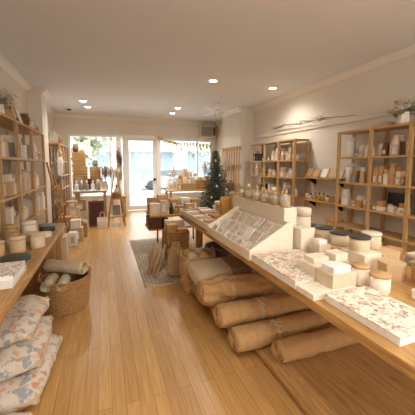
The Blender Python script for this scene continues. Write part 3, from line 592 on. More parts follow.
# trays at the window end
def tray(x0, y0, w, d, h, m, label, group=None, z=T):
    t = empty('shallow_tray', (x0, y0, z), label, 'tray', group); b = bm_new(); bx(b, 0, 0, 0, w, d, .008); obj('tray_base', b, m, t)
    b = bm_new(); bx(b, 0, 0, 0, .012, d, h); bx(b, w-.012, 0, 0, w, d, h); bx(b, .012, 0, 0, w-.012, .012, h); bx(b, .012, d-.012, 0, w-.012, d, h); obj('tray_rim', b, m, t); return t
tray(1.015, 2.70, .42, 1.15, .075, 'cream', 'long shallow cream tray of flat packets at the window end of the table')
rr = random.Random(21); k = 0
for i in range(9):
    for j in range(2):
        c = rr.choice(['white', 'tan', 'cream', 'camel', 'oatmeal', 'kraft']); side = 'aisle side' if j == 0 else 'wall side'
        gift_box(1.12+j*.195, 2.78+i*.122, T+.009, .165, .10, rr.uniform(.045, .085), c, f'flat {c} packet, {"nearest the rack" if i == 0 else ORD[i]+" from the rack" if i < 8 else "at the window end"}, {side} of the long cream tray', 'flat packets in the long tray', rz=rr.uniform(-.08, .08), lid=False, name='flat_packet', cat='packet', band='white')
nb('', 1.47, 3.42, .22, .2, .16, T, 'camel', 'camel box at the window end of the table, beside the long tray', band='tan')
jar(1.56, 3.74, T, .085, .12, 'white', 'cream', 'round cream box at the window end of the table', GX, name='round_box', cat='box', lh=.35)
jar(1.56, 3.74, T+.12, .06, .06, 'blush', 'cream', 'small pinkish round box stacked on the round cream box', GX, name='round_box', cat='box', lh=.35)
pouch(1.50, 3.02, T, .16, .10, .37, 'kraft', 'tall kraft paper bag standing behind the riser window end', 'kraft bags behind the riser', tag=None)
pouch(1.44, 3.20, T, .16, .11, .31, 'mustard', 'mustard paper bag standing behind the riser, beside the tall kraft bag', 'kraft bags behind the riser', tag=None)
pouch(1.68, 3.35, T, .16, .09, .28, 'camel', 'camel paper bag standing farther behind the riser', 'kraft bags behind the riser', tag=None)
nb('', 1.95, 3.10, .2, .2, .14, T, 'tan', 'tan box behind the riser by the wall side of the table')
# floral boxes
nb('', 1.0, 1.46, .40, .29, .055, T, 'white', 'shallow white box with floral lid directly in front of the card rack', lidcol='floral', lidh=.006)
nb('', 1.0, 1.26, .14, .19, .05, T, 'white', 'narrow white box with floral lid between the other floral boxes', lidcol='floral', lidh=.006)
nb('', 1.06, .70, .285, .39, .04, T, 'white', 'large shallow white box with floral lid at the near end of the table', lidcol='floral_large', lidh=.005)
# box stack in the middle
nb('', 1.00, 1.11, .30, .135, .034, T, 'cream', 'flat cream box at the foot of the middle stack', lid=False)
nb('', 1.14, 1.125, .17, .13, .08, T+.034, 'oatmeal', 'oatmeal box of the middle stack, closest to the candle jars', lid=True)
nb('', 1.145, 1.265, .17, .145, .112, T, 'cream', 'cream box of the middle stack, behind the oatmeal one')
nb('', 1.155, 1.135, .12, .09, .036, T+.114, 'white', 'small white box on top of the oatmeal box', lid=True)
nb('', 1.165, 1.30, .11, .09, .036, T+.112, 'cream', 'small cream box on top of the cream middle box')
nb('', 1.36, 1.32, .11, .12, .09, T, 'tan', 'tan box behind the middle stack')
nb('', 1.365, 1.33, .10, .10, .05, T+.09, 'cream', 'small cream box on the tan box behind the middle stack')
nb('', 1.41, 1.72, .125, .125, .215, T, 'cream', 'tall upright cream box at the near end of the riser', lidh=.03)
nb('', 1.46, 1.58, .11, .10, .12, T, 'oatmeal', 'oatmeal box with kraft side, in front of the tall upright cream box')
nb('', 1.48, 1.60, .07, .07, .03, T+.12, 'white', 'small white box on the oatmeal box beside the tall upright one')
nb('', 1.43, 1.46, .10, .10, .075, T, 'cream', 'cream cube box before the dark-lidded jars')
nb('', 1.58, 1.30, .15, .20, .118, T, 'cream', 'cream box carrying dark-lidded jars', lidh=.03)
nb('', 1.58, 1.53, .17, .32, .10, T, 'tan', 'long tan box carrying the far dark-lidded jars')
nb('', 1.77, 1.32, .17, .24, .10, T, 'tan', 'tan box carrying the pale-lidded jar')
nb('', 1.93, 1.42, .2, .10, .07, T, 'kraft', 'low kraft box beside the pale-lidded jar', rz=.1)
nb('', 2.0, 1.60, .13, .13, .075, T, 'camel', 'small camel box behind the pale-lidded jar')
nb('', 2.0, 1.15, .17, .17, .085, T, 'grey', 'grey lidded box on the wall side of the table', lidcol='oatmeal', lidh=.02)
GJ = 'stoneware jars on the long table'
jar(1.65, 1.405, T+.118, .064, .105, 'stone_cream', 'lid_dark', 'cream stoneware jar with dark lid, closest of the dark-lidded jars', GJ, knob=False, lr=1.08)
jar(1.68, 1.61, T+.10, .068, .105, 'stone_cream', 'lid_dark', 'cream stoneware jar with dark lid, middle of the dark-lidded jars', GJ, lr=1.08)
jar(1.69, 1.785, T+.10, .066, .105, 'stone_cream', 'lid_dark', 'cream stoneware jar with dark lid, farthest of the dark-lidded jars', GJ, lr=1.08)
jar(1.84, 1.47, T+.10, .064, .115, 'stone_cream', 'lid_pale', 'cream stoneware jar with pale lid', GJ, lr=1.06)
jar(1.78, 2.16, T, .075, .30, 'cream', 'cream', 'tall round cream box standing behind the riser near end', None, name='round_box', cat='box', lh=.25)
jar(1.95, 2.26, T, .065, .11, 'stone_cream', 'lid_dark', 'dark-lidded jar behind the cream riser', GJ, lr=1.05)
GK = 'candle jars with wooden lids'
jar(1.415, 1.19, T, .046, .118, 'cream', 'camel', 'cream candle jar with wooden lid, farther of the pair', GK, name='candle_jar', cat='candle', lh=.12, lr=1.05)
jar(1.43, 1.075, T, .052, .105, 'cream', 'camel', 'cream candle jar with wooden lid, nearer of the pair', GK, name='candle_jar', cat='candle', lh=.12, lr=1.05)
def hexbox(x, y, z, r, h, col, label, rz=0):
    b = bm_new(); lathe(b, [(0, 0), (r, 0), (r, h*.8), (0, h*.8)], seg=6); t = obj('hexagonal_box', b, col, None, (x, y, z), rz, label=label, category='box', group='hexagonal kraft boxes')
    b = bm_new(); lathe(b, [(0, h*.8), (r*1.03, h*.8), (r*1.03, h), (0, h)], seg=6); l = obj('lid', b, col, t)
    for o in (t, l):
        for f in o.data.polygons: f.use_smooth = False
    return t
hexbox(1.68, 1.19, T, .078, .105, 'tan', 'six-sided tan box behind the candle jars', .3)
hexbox(1.78, 1.05, T, .072, .10, 'kraft', 'six-sided kraft box beside the tan one, closer to the wall', .1)
rr = random.Random(3); b = bm_new()
for i in range(46):
    a = rr.uniform(0, 2*PI); L = rr.uniform(.03, .075); tube(b, [(0, 0, .004), (math.cos(a)*L*.5, math.sin(a)*L*.5, rr.uniform(.015, .04)), (math.cos(a)*L, math.sin(a)*L, rr.uniform(.003, .02))], .005, .002, 4)
obj('raffia_nest', b, 'twine', None, (1.775, 1.08, T+.10), label='tangle of pale raffia on the six-sided kraft boxes', category='raffia')
nb('', 1.52, .76, .2, .20, .05, T, 'white', 'small white box at the near end of the table beside the large floral one')
pk = gift_box(1.72, .90, T, .16, .13, .10, 'kraft', 'kraft parcel tied with twine at the near wall side of the table', GX, lid=False, name='parcel', cat='parcel')
b = bm_new(); bx(b, -.0815, -.003, -.001, .0815, .003, .102); bx(b, -.003, -.0665, -.001, .003, .0665, .102)
for s in (-1, 1): tube(b, [(0, 0, .102), (s*.03, .015, .13), (s*.05, 0, .115), (0, 0, .104)], .003, seg=5); tube(b, [(0, 0, .104), (s*.04, -.04, .106), (s*.05, -.075, .07)], .003, seg=5)
obj('twine', b, 'twine', pk)

# under the long table
GU = 'rolled blankets under the long table'
roll('rolled_blanket', (.90, 1.86, .05), (1.78, 1.84, .05), .095, 'camel', 'camel rolled blanket tied with twine, closest to the viewer under the long table', GU, 1)
roll('rolled_blanket', (.86, 2.09, .12), (1.78, 2.05, .12), .105, 'camel', 'camel rolled blanket tied with twine, second from the viewer, raised on another', GU, 7)
roll('rolled_blanket', (1.15, 1.63, .05), (1.95, 1.62, .05), .085, 'kraft', 'darker kraft rolled blanket in the shadow under the near table end', GU, 12, knot=False)
soft_block('folded_blanket', .70, .22, .10, 'camel', (1.30, 2.08, .05), seed=31, label='folded camel blanket pressed beneath the raised roll', category='blanket')
t = roll('rolled_blanket', (.80, 2.37, .20), (1.50, 2.31, .20), .125, 'camel', 'loosely knotted bulky camel blanket between the rolls and the striped cushion', GU, 17, lump=4.2)
soft_block('folded_blanket', .62, .26, .15, 'kraft', (1.22, 2.33, .05), seed=32, label='folded kraft blanket beneath the loosely knotted one', category='blanket')
soft_block('folded_blanket', .66, .38, .20, 'camel', (1.20, 2.68, .05), seed=33, label='folded camel blanket beneath the beige striped cushion', category='blanket')
def two_tone():
    m = bpy.data.materials.new('striped_linen'); m.use_nodes = True; n = m.node_tree; b = n.nodes['Principled BSDF']; b.inputs['Roughness'].default_value = .95
    t = n.nodes.new('ShaderNodeTexCoord'); sx = n.nodes.new('ShaderNodeSeparateXYZ'); mr = n.nodes.new('ShaderNodeMapRange'); mr.inputs['From Min'].default_value = -.4; mr.inputs['From Max'].default_value = .4
    r = n.nodes.new('ShaderNodeValToRGB'); r.color_ramp.interpolation = 'CONSTANT'; E_ = r.color_ramp.elements; E_[0].color = rgb((210, 190, 160)); E_[1].position = .52; E_[1].color = rgb((150, 128, 104))
    for p_, c_ in ((.80, (204, 184, 154)), (.86, (150, 128, 104)), (.90, (204, 184, 154))): e = E_.new(p_); e.color = rgb(c_)
    n.links.new(t.outputs['Object'], sx.inputs[0]); n.links.new(sx.outputs['X'], mr.inputs[0]); n.links.new(mr.outputs[0], r.inputs[0]); n.links.new(r.outputs[0], b.inputs['Base Color']); M['striped_linen'] = m
two_tone()
cu = soft_block('striped_cushion', .74, .47, .19, 'striped_linen', (1.19, 2.72, .25), seed=35, label='large beige cushion with a wide grey-brown band under the long table', category='cushion', rz=-.06)
basket(1.02, 3.14, 0, .21, .42, 'pale_wicker', 'tall square pale wicker basket at the table foot, beside the striped cushion', r1=.18, sq=True, ry=.85)
for i, (x, y, c, L) in enumerate(((.93, 3.05, 'linen', 'pale folded cloth at the aisle front of the tall square basket'), (1.08, 3.05, 'camel', 'camel folded cloth at the front of the tall square basket'), (.93, 3.20, 'mustard', 'mustard folded cloth at the aisle side of the tall square basket'), (1.08, 3.20, 'linen', 'pale folded cloth at the back of the tall square basket'))):
    soft_block('folded_cloth', .15, .13, .28, c, (x, y, .19), rz=.1*i, seed=60+i, wr=.02, puff=.8, n=10, label=L, category='cloth', group='folded cloths in the square basket')
basket(1.45, 3.45, .05, .20, .34, 'grey_cloth', 'dark round basket in the shade under the window end of the long table', handles=False)

# ---------------------------------------------------------------- rug, middle table and things on it
def rug_mat():
    m = bpy.data.materials.new('woven_rug'); m.use_nodes = True; n = m.node_tree; b = n.nodes['Principled BSDF']; b.inputs['Roughness'].default_value = .95
    t = n.nodes.new('ShaderNodeTexCoord'); br = n.nodes.new('ShaderNodeTexBrick'); br.inputs['Scale'].default_value = 1; br.inputs['Brick Width'].default_value = .09; br.inputs['Row Height'].default_value = .05; br.inputs['Mortar Size'].default_value = .006
    br.inputs['Color1'].default_value = rgb((178, 160, 134)); br.inputs['Color2'].default_value = rgb((146, 128, 106)); br.inputs['Mortar'].default_value = rgb((206, 194, 174))
    n.links.new(t.outputs['Object'], br.inputs['Vector']); n.links.new(br.outputs['Color'], b.inputs['Base Color']); return m
b = bm_new(); bx(b, .42, 3.35, .0, 1.75, 5.6, .008); r_ = obj('jute_rug', b, rug_mat(), None, label='pale woven jute rug beneath the small table in the aisle', category='rug')
mt_ = empty('side_table', (1.2, 5.0, .008), 'small timber table on thin black legs standing on the rug', 'table')
b = bm_new(); bx(b, -.50, -.30, .59, .50, .30, .62, bev=.003); obj('tabletop', b, 'honey', mt_)
for x in (-.28, .44):
    for y in (-.26, .26): b = bm_new(); bx(b, x-.012, y-.012, 0, x+.012, y+.012, .59); obj('leg', b, 'black_metal', mt_)
b = bm_new(); bx(b, -.52, -.26, .36, .46, .28, .385); obj('lower_shelf', b, 'honey', mt_)
ct = crate(.86, 4.99, .393, .32, .42, .18, 'dark timber crate of burgundy books on the lower shelf of the small table', 'dark_wood')
for i in range(5):
    gift_box(.74+i*.058, 5.0, .407, .045, .30, .15, ['burgundy', 'charcoal', 'burgundy', 'brown', 'burgundy'][i], ['burgundy book nearest the door side', 'charcoal book', 'burgundy book in the middle', 'brown book', 'burgundy book farthest from the door side'][i]+' in the dark timber crate', 'books in the dark crate', lid=False, name='book', cat='book')
zt = .628; GM = 'boxes on the small middle table'
for x, y, w, d, h, c, L in ((.80, 4.84, .17, .14, .20, 'cream', 'cream box at the door-side corner of the small table'), (.79, 5.06, .17, .16, .28, 'kraft', 'tall kraft box at the door-side of the small table, behind the cream one'),
    (.97, 4.90, .13, .12, .24, 'oatmeal', 'oatmeal upright box beside the cream one on the small table'), (.98, 5.10, .15, .15, .32, 'tan', 'tallest tan box on the small table'), (1.20, 5.10, .16, .16, .24, 'camel', 'camel box behind the brown bottle on the small table'),
    (1.27, 4.86, .12, .12, .14, 'kraft', 'low kraft box before the camel one on the small table'), (1.42, 5.10, .18, .16, .25, 'white', 'white box toward the fir tree on the small table'), (1.44, 4.86, .16, .13, .17, 'tan', 'tan box at the table corner nearest the long table'), (1.60, 5.08, .13, .16, .22, 'kraft', 'kraft box at the fir tree end of the small table')):
    gift_box(x, y, zt, w, d, h, c, L, GM, band='white' if c != 'white' else 'tan')
bottle(1.10, 4.83, zt, .035, .20, 'charcoal', 'charcoal', 'dark brown bottle standing on the small table'); bottle(1.17, 4.80, zt, .028, .15, 'amber_liquid', 'brass', 'small amber bottle beside the dark bottle on the small table')
# parcel stand in front of it
basket(1.02, 4.20, .008, .20, .46, 'wicker', 'square wicker basket of kraft parcels on the rug', r1=.17, sq=True, ry=.9, handles=False)
for x, y, z, w, d, h, c, L in ((.93, 4.12, .30, .15, .16, .30, 'camel', 'camel parcel at the aisle side of the square basket'), (1.10, 4.12, .30, .15, .16, .22, 'kraft', 'kraft parcel at the table side of the square basket'), (1.02, 4.28, .30, .30, .13, .33, 'cream', 'tall cream box at the back of the square basket')):
    gift_box(x, y, z, w, d, h, c, L, 'parcels in the square basket', band='tan')
gift_box(1.02, 4.20, .022, .26, .22, .27, 'kraft', 'kraft box at the bottom of the square basket', 'parcels in the square basket', lid=False)
# burlap sacks
def sack(x, y, r, h, m, label, seed, grp=None, top=.45, z=.008):
    b = bm_new(); lathe(b, [(0, 0), (r*.9, .0), (r*1.05, h*.12), (r, h*.4), (r*.85, h*.65), (r*top, h*.82), (r*(top+.12), h), (r*(top+.02), h*.99), (r*top*.8, h*.82), (0, h*.75)], seg=28, rad=lambda i, z: 1+.07*noise.noise(Vector((math.cos(i*.224)*1.6, math.sin(i*.224)*1.6, z*9+seed)))+.04*math.sin(i*1.57)*(z/h))
    t = obj('burlap_sack', b, m, None, (x, y, z), label=label, category='sack')
    if grp: t['group'] = grp
    b = bm_new(); tube(b, [(math.cos(2*PI*k/20)*r*(top+.03), math.sin(2*PI*k/20)*r*(top+.03), h*.82) for k in range(21)], .007, seg=5, cap=False); obj('twine', b, 'twine', t); return t
GSK = 'burlap sacks on the rug'
def gift_bag(x, y, w, d, h, m, label, seed, rz, z=.008):
    t = soft_block('burlap_bag', w, d, h, m, (x, y, z), rz=rz, seed=seed, wr=.03, puff=.55, n=12, label=label, category='bag', group=GSK)
    for v in t.data.vertices: u = v.co.z/h; v.co.x *= 1-.18*u; v.co.y *= 1-.45*u
    for sy in (-1, 1): b = bm_new(); tube(b, [(-w*.2, sy*d*.2, h*.9), (-w*.14, sy*d*.28, h*1.1), (w*.14, sy*d*.28, h*1.1), (w*.2, sy*d*.2, h*.9)], .008, seg=6); obj('handle', b, 'twine', t)
    return t
gift_bag(.86, 3.55, .27, .20, .40, 'burlap', 'brown burlap bag with handles on the rug, closest to the table', 1, -.25); gift_bag(.66, 3.86, .22, .18, .34, 'linen', 'pale burlap bag with handles behind the brown one on the rug', 3, .3)
for i, (x, y, a) in enumerate(((.52, 3.68, .10), (.56, 3.60, .14), (.585, 3.54, .16))):
    b = bm_new(); tube(b, [(x, y, .03), (x+a*.6, y+.08, .22), (x+a, y+.14, .42)], .022, .016, 10); obj('rolled_mat', b, ['burlap', 'tan', 'jute'][i], None, label=['slim brown rolled mat leaning on the sacks, door side', 'slim tan rolled mat leaning on the sacks, middle one', 'slim pale rolled mat leaning on the sacks, closest to the viewer'][i], category='rolled mat', group='slim rolled mats')

# ---------------------------------------------------------------- fir tree and pallet
FT = empty('fir_tree', (2.55, 6.30, 0), 'dark green artificial fir tree standing before the shop window', 'tree')
b = bm_new(); tube(b, [(0, 0, 0), (0, 0, 1.88)], .03, .008, 8); bx(b, -.16, -.16, 0, .16, .16, .06); obj('trunk', b, 'bark', FT)
rr = random.Random(8); b = bm_new(); tw = bm_new()
for k in range(36):
    z = .35+1.48*k/35; R0 = .56*(1-k/36.5)**.95+.03; nb_ = int(10+R0*34)
    for i in range(nb_):
        a = 2*PI*(i+rr.random()*.7)/nb_+k; L = R0*rr.uniform(.78, 1.05); d = Vector((math.cos(a), math.sin(a), -.22)); o_ = Vector((0, 0, z))
        for q in range(int(5+L*26)):
            u = (q+1)/(5+L*26); p = o_+d*L*u; s = rr.uniform(.04, .075)
            n = Vector((rr.gauss(0, 1), rr.gauss(0, 1), rr.gauss(0, 1))).normalized(); e = (d+n*.9).normalized()*s; w = n.cross(e).normalized()*.009
            b.faces.new([b.verts.new(v) for v in (p-w, p+w, p+e)])
obj('foliage', b, 'needle', FT)
mat('bauble', (214, 196, 160), .35, .04, 10)
for i in range(12):
    z = .75+i*.085; R0 = .52*(1-(z-.35)/1.55)**.85+.02; a = -2.2+(i*1.7) % 2.4
    b = bm_new(); lathe(b, [(0, -.028), (.016, -.022), (.027, 0), (.016, .022), (.005, .027), (.005, .036), (0, .036)], seg=14)
    obj('tree_bauble', b, 'bauble', None, (2.55+math.cos(a)*R0, 6.30+math.sin(a)*R0, z), label='small pale bauble hanging on the fir tree', category='bauble', group='pale baubles hanging on the fir tree')
P = empty('slatted_pallet', (3.30, 7.12, .80), 'tall upright slatted timber pallet leaning against the wall pier', 'pallet')
for i in range(8): b = bm_new(); bx(b, -.01, -.56+i*.155, 0, .01, -.50+i*.155, 1.2); obj('slat', b, 'pine_z', P)
for z in (.12, .62, 1.1): b = bm_new(); bx(b, .011, -.58, z, .045, .60, z+.08); obj('rail', b, 'pine', P)
P.rotation_euler = (0, .03, 0)
cb = empty('display_cabinet', (3.20, 7.22, 0), 'low pale cabinet beneath the slatted pallet', 'cabinet'); b = bm_new(); bx(b, -.10, -.45, .04, .12, .52, .78, bev=.004); obj('body', b, 'oatmeal', cb)
b = bm_new(); bx(b, -.12, -.46, .78, .13, .53, .80, bev=.002); obj('top_board', b, 'pine', cb)
for s in (-.43, .04): b = bm_new(); bx(b, -.112, s, .08, -.1, s+.45, .75); d_ = obj('door', b, 'cream', cb); b = bm_new(); tube(b, [(-.125, s+.22-.03, .5), (-.125, s+.22+.03, .5)], .006); obj('handle', b, 'brass', d_)
def pampas(x, y, z, label, seed, col='petal', n=16, h=.5, sp_=.16):
    rr = random.Random(seed); t = empty('pampas_arrangement', (x, y, z), label, 'dried flowers'); b = bm_new(); lathe(b, [(0, 0), (.06, 0), (.085, .08), (.05, .2), (.055, .22), (.04, .22), (0, .2)], seg=18); obj('vase', b, 'stone_cream', t)
    st_, pl = bm_new(), bm_new()
    for i in range(n):
        a = rr.uniform(0, 2*PI); q = rr.random()*sp_; e = Vector((math.cos(a)*q, math.sin(a)*q, h*rr.uniform(.75, 1.1))); tube(st_, [(0, 0, .18), e*.6, e], .003, seg=4)
        for k in range(70):
            p = e*rr.uniform(.72, 1.05)+Vector((rr.gauss(0, .012), rr.gauss(0, .012), 0)); v = Vector((rr.gauss(0, 1), rr.gauss(0, 1), rr.uniform(.2, 1.6))).normalized()*.04; w = v.orthogonal().normalized()*.004
            pl.faces.new([pl.verts.new(c) for c in (p-w, p+w, p+v)])
    obj('stem', st_, 'twig', t); obj('plume', pl, col, t); return t
pampas(3.17, 7.05, .80, 'pinkish pampas plumes in a cream vase before the slatted pallet', 3, 'pink', 20, .85, .2)
sack(3.20, 6.86, .10, .28, 'brown', 'small brown sack on the low cabinet', 5, None, z=.80); sack(3.2, 7.45, .10, .3, 'linen', 'small pale sack on the low cabinet, window side', 6, None, z=.80)

# ---------------------------------------------------------------- right window display
wt = table('window_table', 1.75, 3.3, 8.0, 8.75, .74, 'long pine table of crates and goods before the right shop window', 'pine', .04, legs=[(1.82, 8.07), (3.23, 8.07), (1.82, 8.68), (3.23, 8.68)])
GV = 'goods on the right window table'
crate(2.45, 8.25, .74, .42, .30, .20, 'pine crate on the right window table, middle', 'pine_x', 0, GV); crate(2.91, 8.25, .74, .40, .30, .30, 'deep pine crate on the right window table, fir tree end', 'honey', 0, GV); crate(2.40, 8.56, .74, .5, .24, .34, 'tall pine crate at the back of the right window table', 'pine_x', 0, GV)
cols = ['cream', 'tan', 'kraft', 'white', 'camel', 'blush', 'oatmeal']
rr = random.Random(77)
for i in range(6):
    h = rr.uniform(.18, .30); c = cols[(i*3) % 7]; gift_box(2.29+(i % 3)*.135, 8.19+(i//3)*.13, .753, .11, .11, h+.1, c, f'{c} carton in the middle pine crate, {["door side", "centre", "fir tree side"][i%3]}, {["front", "back"][i//3]} row', GV)
for i in range(6):
    h = rr.uniform(.3, .42); c = cols[(i*2+1) % 7]; gift_box(2.78+(i % 3)*.13, 8.19+(i//3)*.13, .753, .11, .11, h, c, f'{c} carton in the deep pine crate, {["door side", "centre", "fir tree side"][i%3]}, {["front", "back"][i//3]} row', GV)
for i, (x, h, c) in enumerate(((1.84, .22, 'white'), (1.97, .30, 'cream'), (2.10, .2, 'tan'))): gift_box(x, 8.15, .74, .11, .12, h, c, f'{c} upright box on the right window table, door end', GV, band='tan' if c != 'tan' else 'white')
for i, (x, y, z, w, h, c, L) in enumerate(((2.56, 8.56, 1.08, .13, .20, 'white', 'white box on the tall back crate of the right window table, fir tree side'), (2.40, 8.56, 1.08, .12, .30, 'blush', 'tall pinkish box on the tall back crate of the right window table'), (2.24, 8.56, 1.08, .12, .16, 'cream', 'cream box on the tall back crate of the right window table, door side'))):
    gift_box(x, y, z+.012, w, .16, h, c, L, GV, band='tan')
b = bm_new(); bx(b, 2.15, 8.44, 1.08, 2.65, 8.68, 1.092); obj('display_board', b, 'pine_x', None, label='thin board laid over the tall back crate of the right window table', category='board')
pampas(3.10, 8.62, .74, 'cream dried plumes at the fir tree end of the right window table', 32, 'petal', 16, .80, .18)
# slatted twig tree and lantern pieces
b = bm_new(); rr = random.Random(6); tube(b, [(0, 0, 0), (0, 0, .8)], .014, .008, 6)
for k in range(16):
    z = .12+k*.04; L = .2*(1-k/18)
    for a in (rr.uniform(0, PI), rr.uniform(0, PI)): tube(b, [(-math.cos(a)*L, -math.sin(a)*L, z-.01), (math.cos(a)*L, math.sin(a)*L, z+.01)], .010, seg=5)
lathe(b, [(0, 0), (.10, 0), (.10, .02), (0, .02)], seg=16); obj('twig_tree', b, 'blush', None, (1.98, 8.35, .74), label='small cone tree of driftwood twigs on the right window table', category='ornament')
for i, (x, y, c, h) in enumerate(((1.88, 8.6, 'white', .5), (2.22, 8.45, 'kraft', .42), (2.74, 8.6, 'white', .5))):
    jar(x, y, .74, .06, h, c, c, [f'tall white cylinder on the right window table, door end', 'tall kraft cylinder beside the driftwood tree', 'tall white cylinder between the back and deep crates of the window table'][i], GV, name='round_tin', cat='tin')
# paper shapes hanging in the window
rr = random.Random(15)
for i in range(12):
    x = 1.9+i*.14; z = 1.3+rr.uniform(0, .75); b = bm_new(); prism(b, [(0, .07), (.02, .02), (.065, .02), (.03, -.015), (.045, -.07), (0, -.035), (-.045, -.07), (-.03, -.015), (-.065, .02), (-.02, .02)], 1, -.004, .004); tube(b, [(0, 0, .07), (0, 0, 2.30-z)], .0015, seg=4)
    obj('hanging_star', b, ['white', 'blush', 'cream'][i % 3], None, (x, YB-.15, z), label=f'small {["white", "pinkish", "cream"][i % 3]} paper star hanging on thread in the right shop window', category='ornament', group=f'{["white", "pinkish", "cream"][i % 3]} paper stars on threads')
rd = empty('hanging_rail', (2.67, YB-.15, 2.31), 'thin white rail across the right shop window holding paper stars', 'rail'); b = bm_new(); tube(b, [(-.90, 0, 0), (.90, 0, 0)], .008); obj('rod', b, 'white_frame', rd)
for x in (-.88, .88): b = bm_new(); bx(b, x-.01, -.01, -.01, x+.01, .132, .01); obj('bracket', b, 'white_frame', rd)
# bunting
bt = empty('bunting', (1.58, YB-.12, 2.50), 'string of cream and tan cloth flags across the top of the right window', 'bunting')
P0 = [Vector((0, 0, 0)), Vector((.35, 0, -.16)), Vector((.75, 0, -.24)), Vector((1.3, 0, -.24)), Vector((1.98, 0, -.30))]
def along(u):
    q = u*(len(P0)-1); i = min(int(q), len(P0)-2); return P0[i].lerp(P0[i+1], q-i)
b = bm_new(); tube(b, [along(k/24) for k in range(25)], .006, seg=5); obj('string', b, 'twine', bt)
for k in range(22):
    p = along((k+.5)/22); L = .13 if k % 2 else .17; b = bm_new(); prism(b, [(p.x-.043, p.z), (p.x+.043, p.z), (p.x+.035, p.z-L*.6), (p.x, p.z-L), (p.x-.035, p.z-L*.6)], 1, -.003, .003); obj('flag', b, ['cream', 'tan', 'linen', 'camel'][k % 4], bt)

# ---------------------------------------------------------------- left window display
t2 = table('window_table', -.75, .05, 7.55, 8.25, .84, 'pale topped table of bottles before the left shop window', 'pine', .05, legs=[(-.68, 7.62), (-.02, 7.62), (-.68, 8.18), (-.02, 8.18)])
b = bm_new(); bx(b, -.77, 7.53, .84, .07, 8.27, .855, bev=.002); o = obj('table_cover', b, 'white', None, label='thin white cover on the left window table', category='table cover')
GL2 = 'pump bottles on the left window table'
for i, (x, c) in enumerate(((-.68, 'white'), (-.56, 'grey'), (-.44, 'grey'), (-.30, 'white'), (-.17, 'grey')  )):
    bottle(x, 7.66, .855, .048, .26, c, 'white', f'{c} bottle with white cap on the left window table, {["nearest the bookcase", "second from the bookcase", "third from the bookcase", "fourth from the bookcase", "closest to the easel"][i]}', GL2)
for i, (x, z, w, h) in enumerate(((-.60, .855, .34, .30), (-.60, 1.155, .32, .30), (-.62, 1.455, .30, .38), (-.22, .855, .32, .30), (-.24, 1.155, .26, .30))):
    crate(x, 8.05, z, w, .26, h-.003, ['lowest crate of the tall stack in the left window', 'second crate up the tall stack in the left window', 'topmost crate of the tall stack in the left window', 'lower crate of the short stack in the left window', 'upper crate of the short stack in the left window'][i], 'honey', 0, 'crates stacked in the left window', slats=4)
    for q in (-1, 1):
        c = cols[(i*2+q) % 7]; gift_box(x+q*w*.22, 8.05, z+.013, w*.36, .2, h*.7, c, f'{c} box inside the {["lowest", "second", "topmost", "short stack lower", "short stack upper"][i]} window crate, {"bookcase" if q < 0 else "easel"} side', 'boxes inside the window crates', lid=False)
pampas(.0, 7.72, .855, 'brown dried grasses in a vase behind the easel', 9, 'dried', 26, .56, .2)
pampas(.30, 8.4, .62, 'tall tawny dried grasses by the door side of the left window', 12, 'dried', 26, .75, .28)
ws = table('window_bench', .12, .56, 8.2, 8.75, .62, 'low pine bench holding tawny dried grasses beside the door', 'pine', .04, legs=[(.17, 8.25), (.51, 8.25), (.17, 8.7), (.51, 8.7)])
# wreath on the window post
b = bm_new(); rr = random.Random(2)
for i in range(220):
    a = rr.uniform(0, 2*PI); r0 = abs(rr.gauss(.05, .03)); p = Vector((math.cos(a)*r0, rr.gauss(0, .015), math.sin(a)*r0*3.2)); d = Vector((-math.sin(a), rr.gauss(0, .4), math.cos(a)+rr.gauss(0, .4)))*.06; tube(b, [p, p+d], .006, .002, 4)
obj('dried_swag', b, 'dark_wood', None, (.42, 8.93, 1.70), label='dark long dried swag hanging on the post beside the door', category='dried flowers')
b = bm_new(); bx(b, .34, 8.98, .0, .50, 9.06, 2.40); struct('window_3', b, 'white_frame')
# easel ladder
E_ = empty('easel_ladder', (.24, 7.12, 0), 'honey timber A-frame step shelf beside the door', 'step shelf')
for s in (-1, 1):
    b = bm_new(); tube(b, [(s*.20, -.06, 0), (s*.03, .0, 1.38)], .017, seg=6); obj('leg', b, 'honey_z', E_); b = bm_new(); tube(b, [(s*.19, .40, 0), (s*.03, .03, 1.38)], .015, seg=6); obj('leg', b, 'honey_z', E_)
for z, w, d0, d1 in ((.66, .26, -.06, .22), (.22, .36, -.06, .33)): b = bm_new(); bx(b, -w/2, d0, z, w/2, d1, z+.02); obj('step', b, 'honey', E_)
basket(.24, 7.20, .68, .10, .13, 'wicker', 'small wicker bowl on the upper step of the A-frame shelf', handles=False)
print_card(.24, 7.20, .24, .22, .28, 'grey', 'grey picture leaning on the lower step of the A-frame shelf', None, tilt=.15, frame='white')
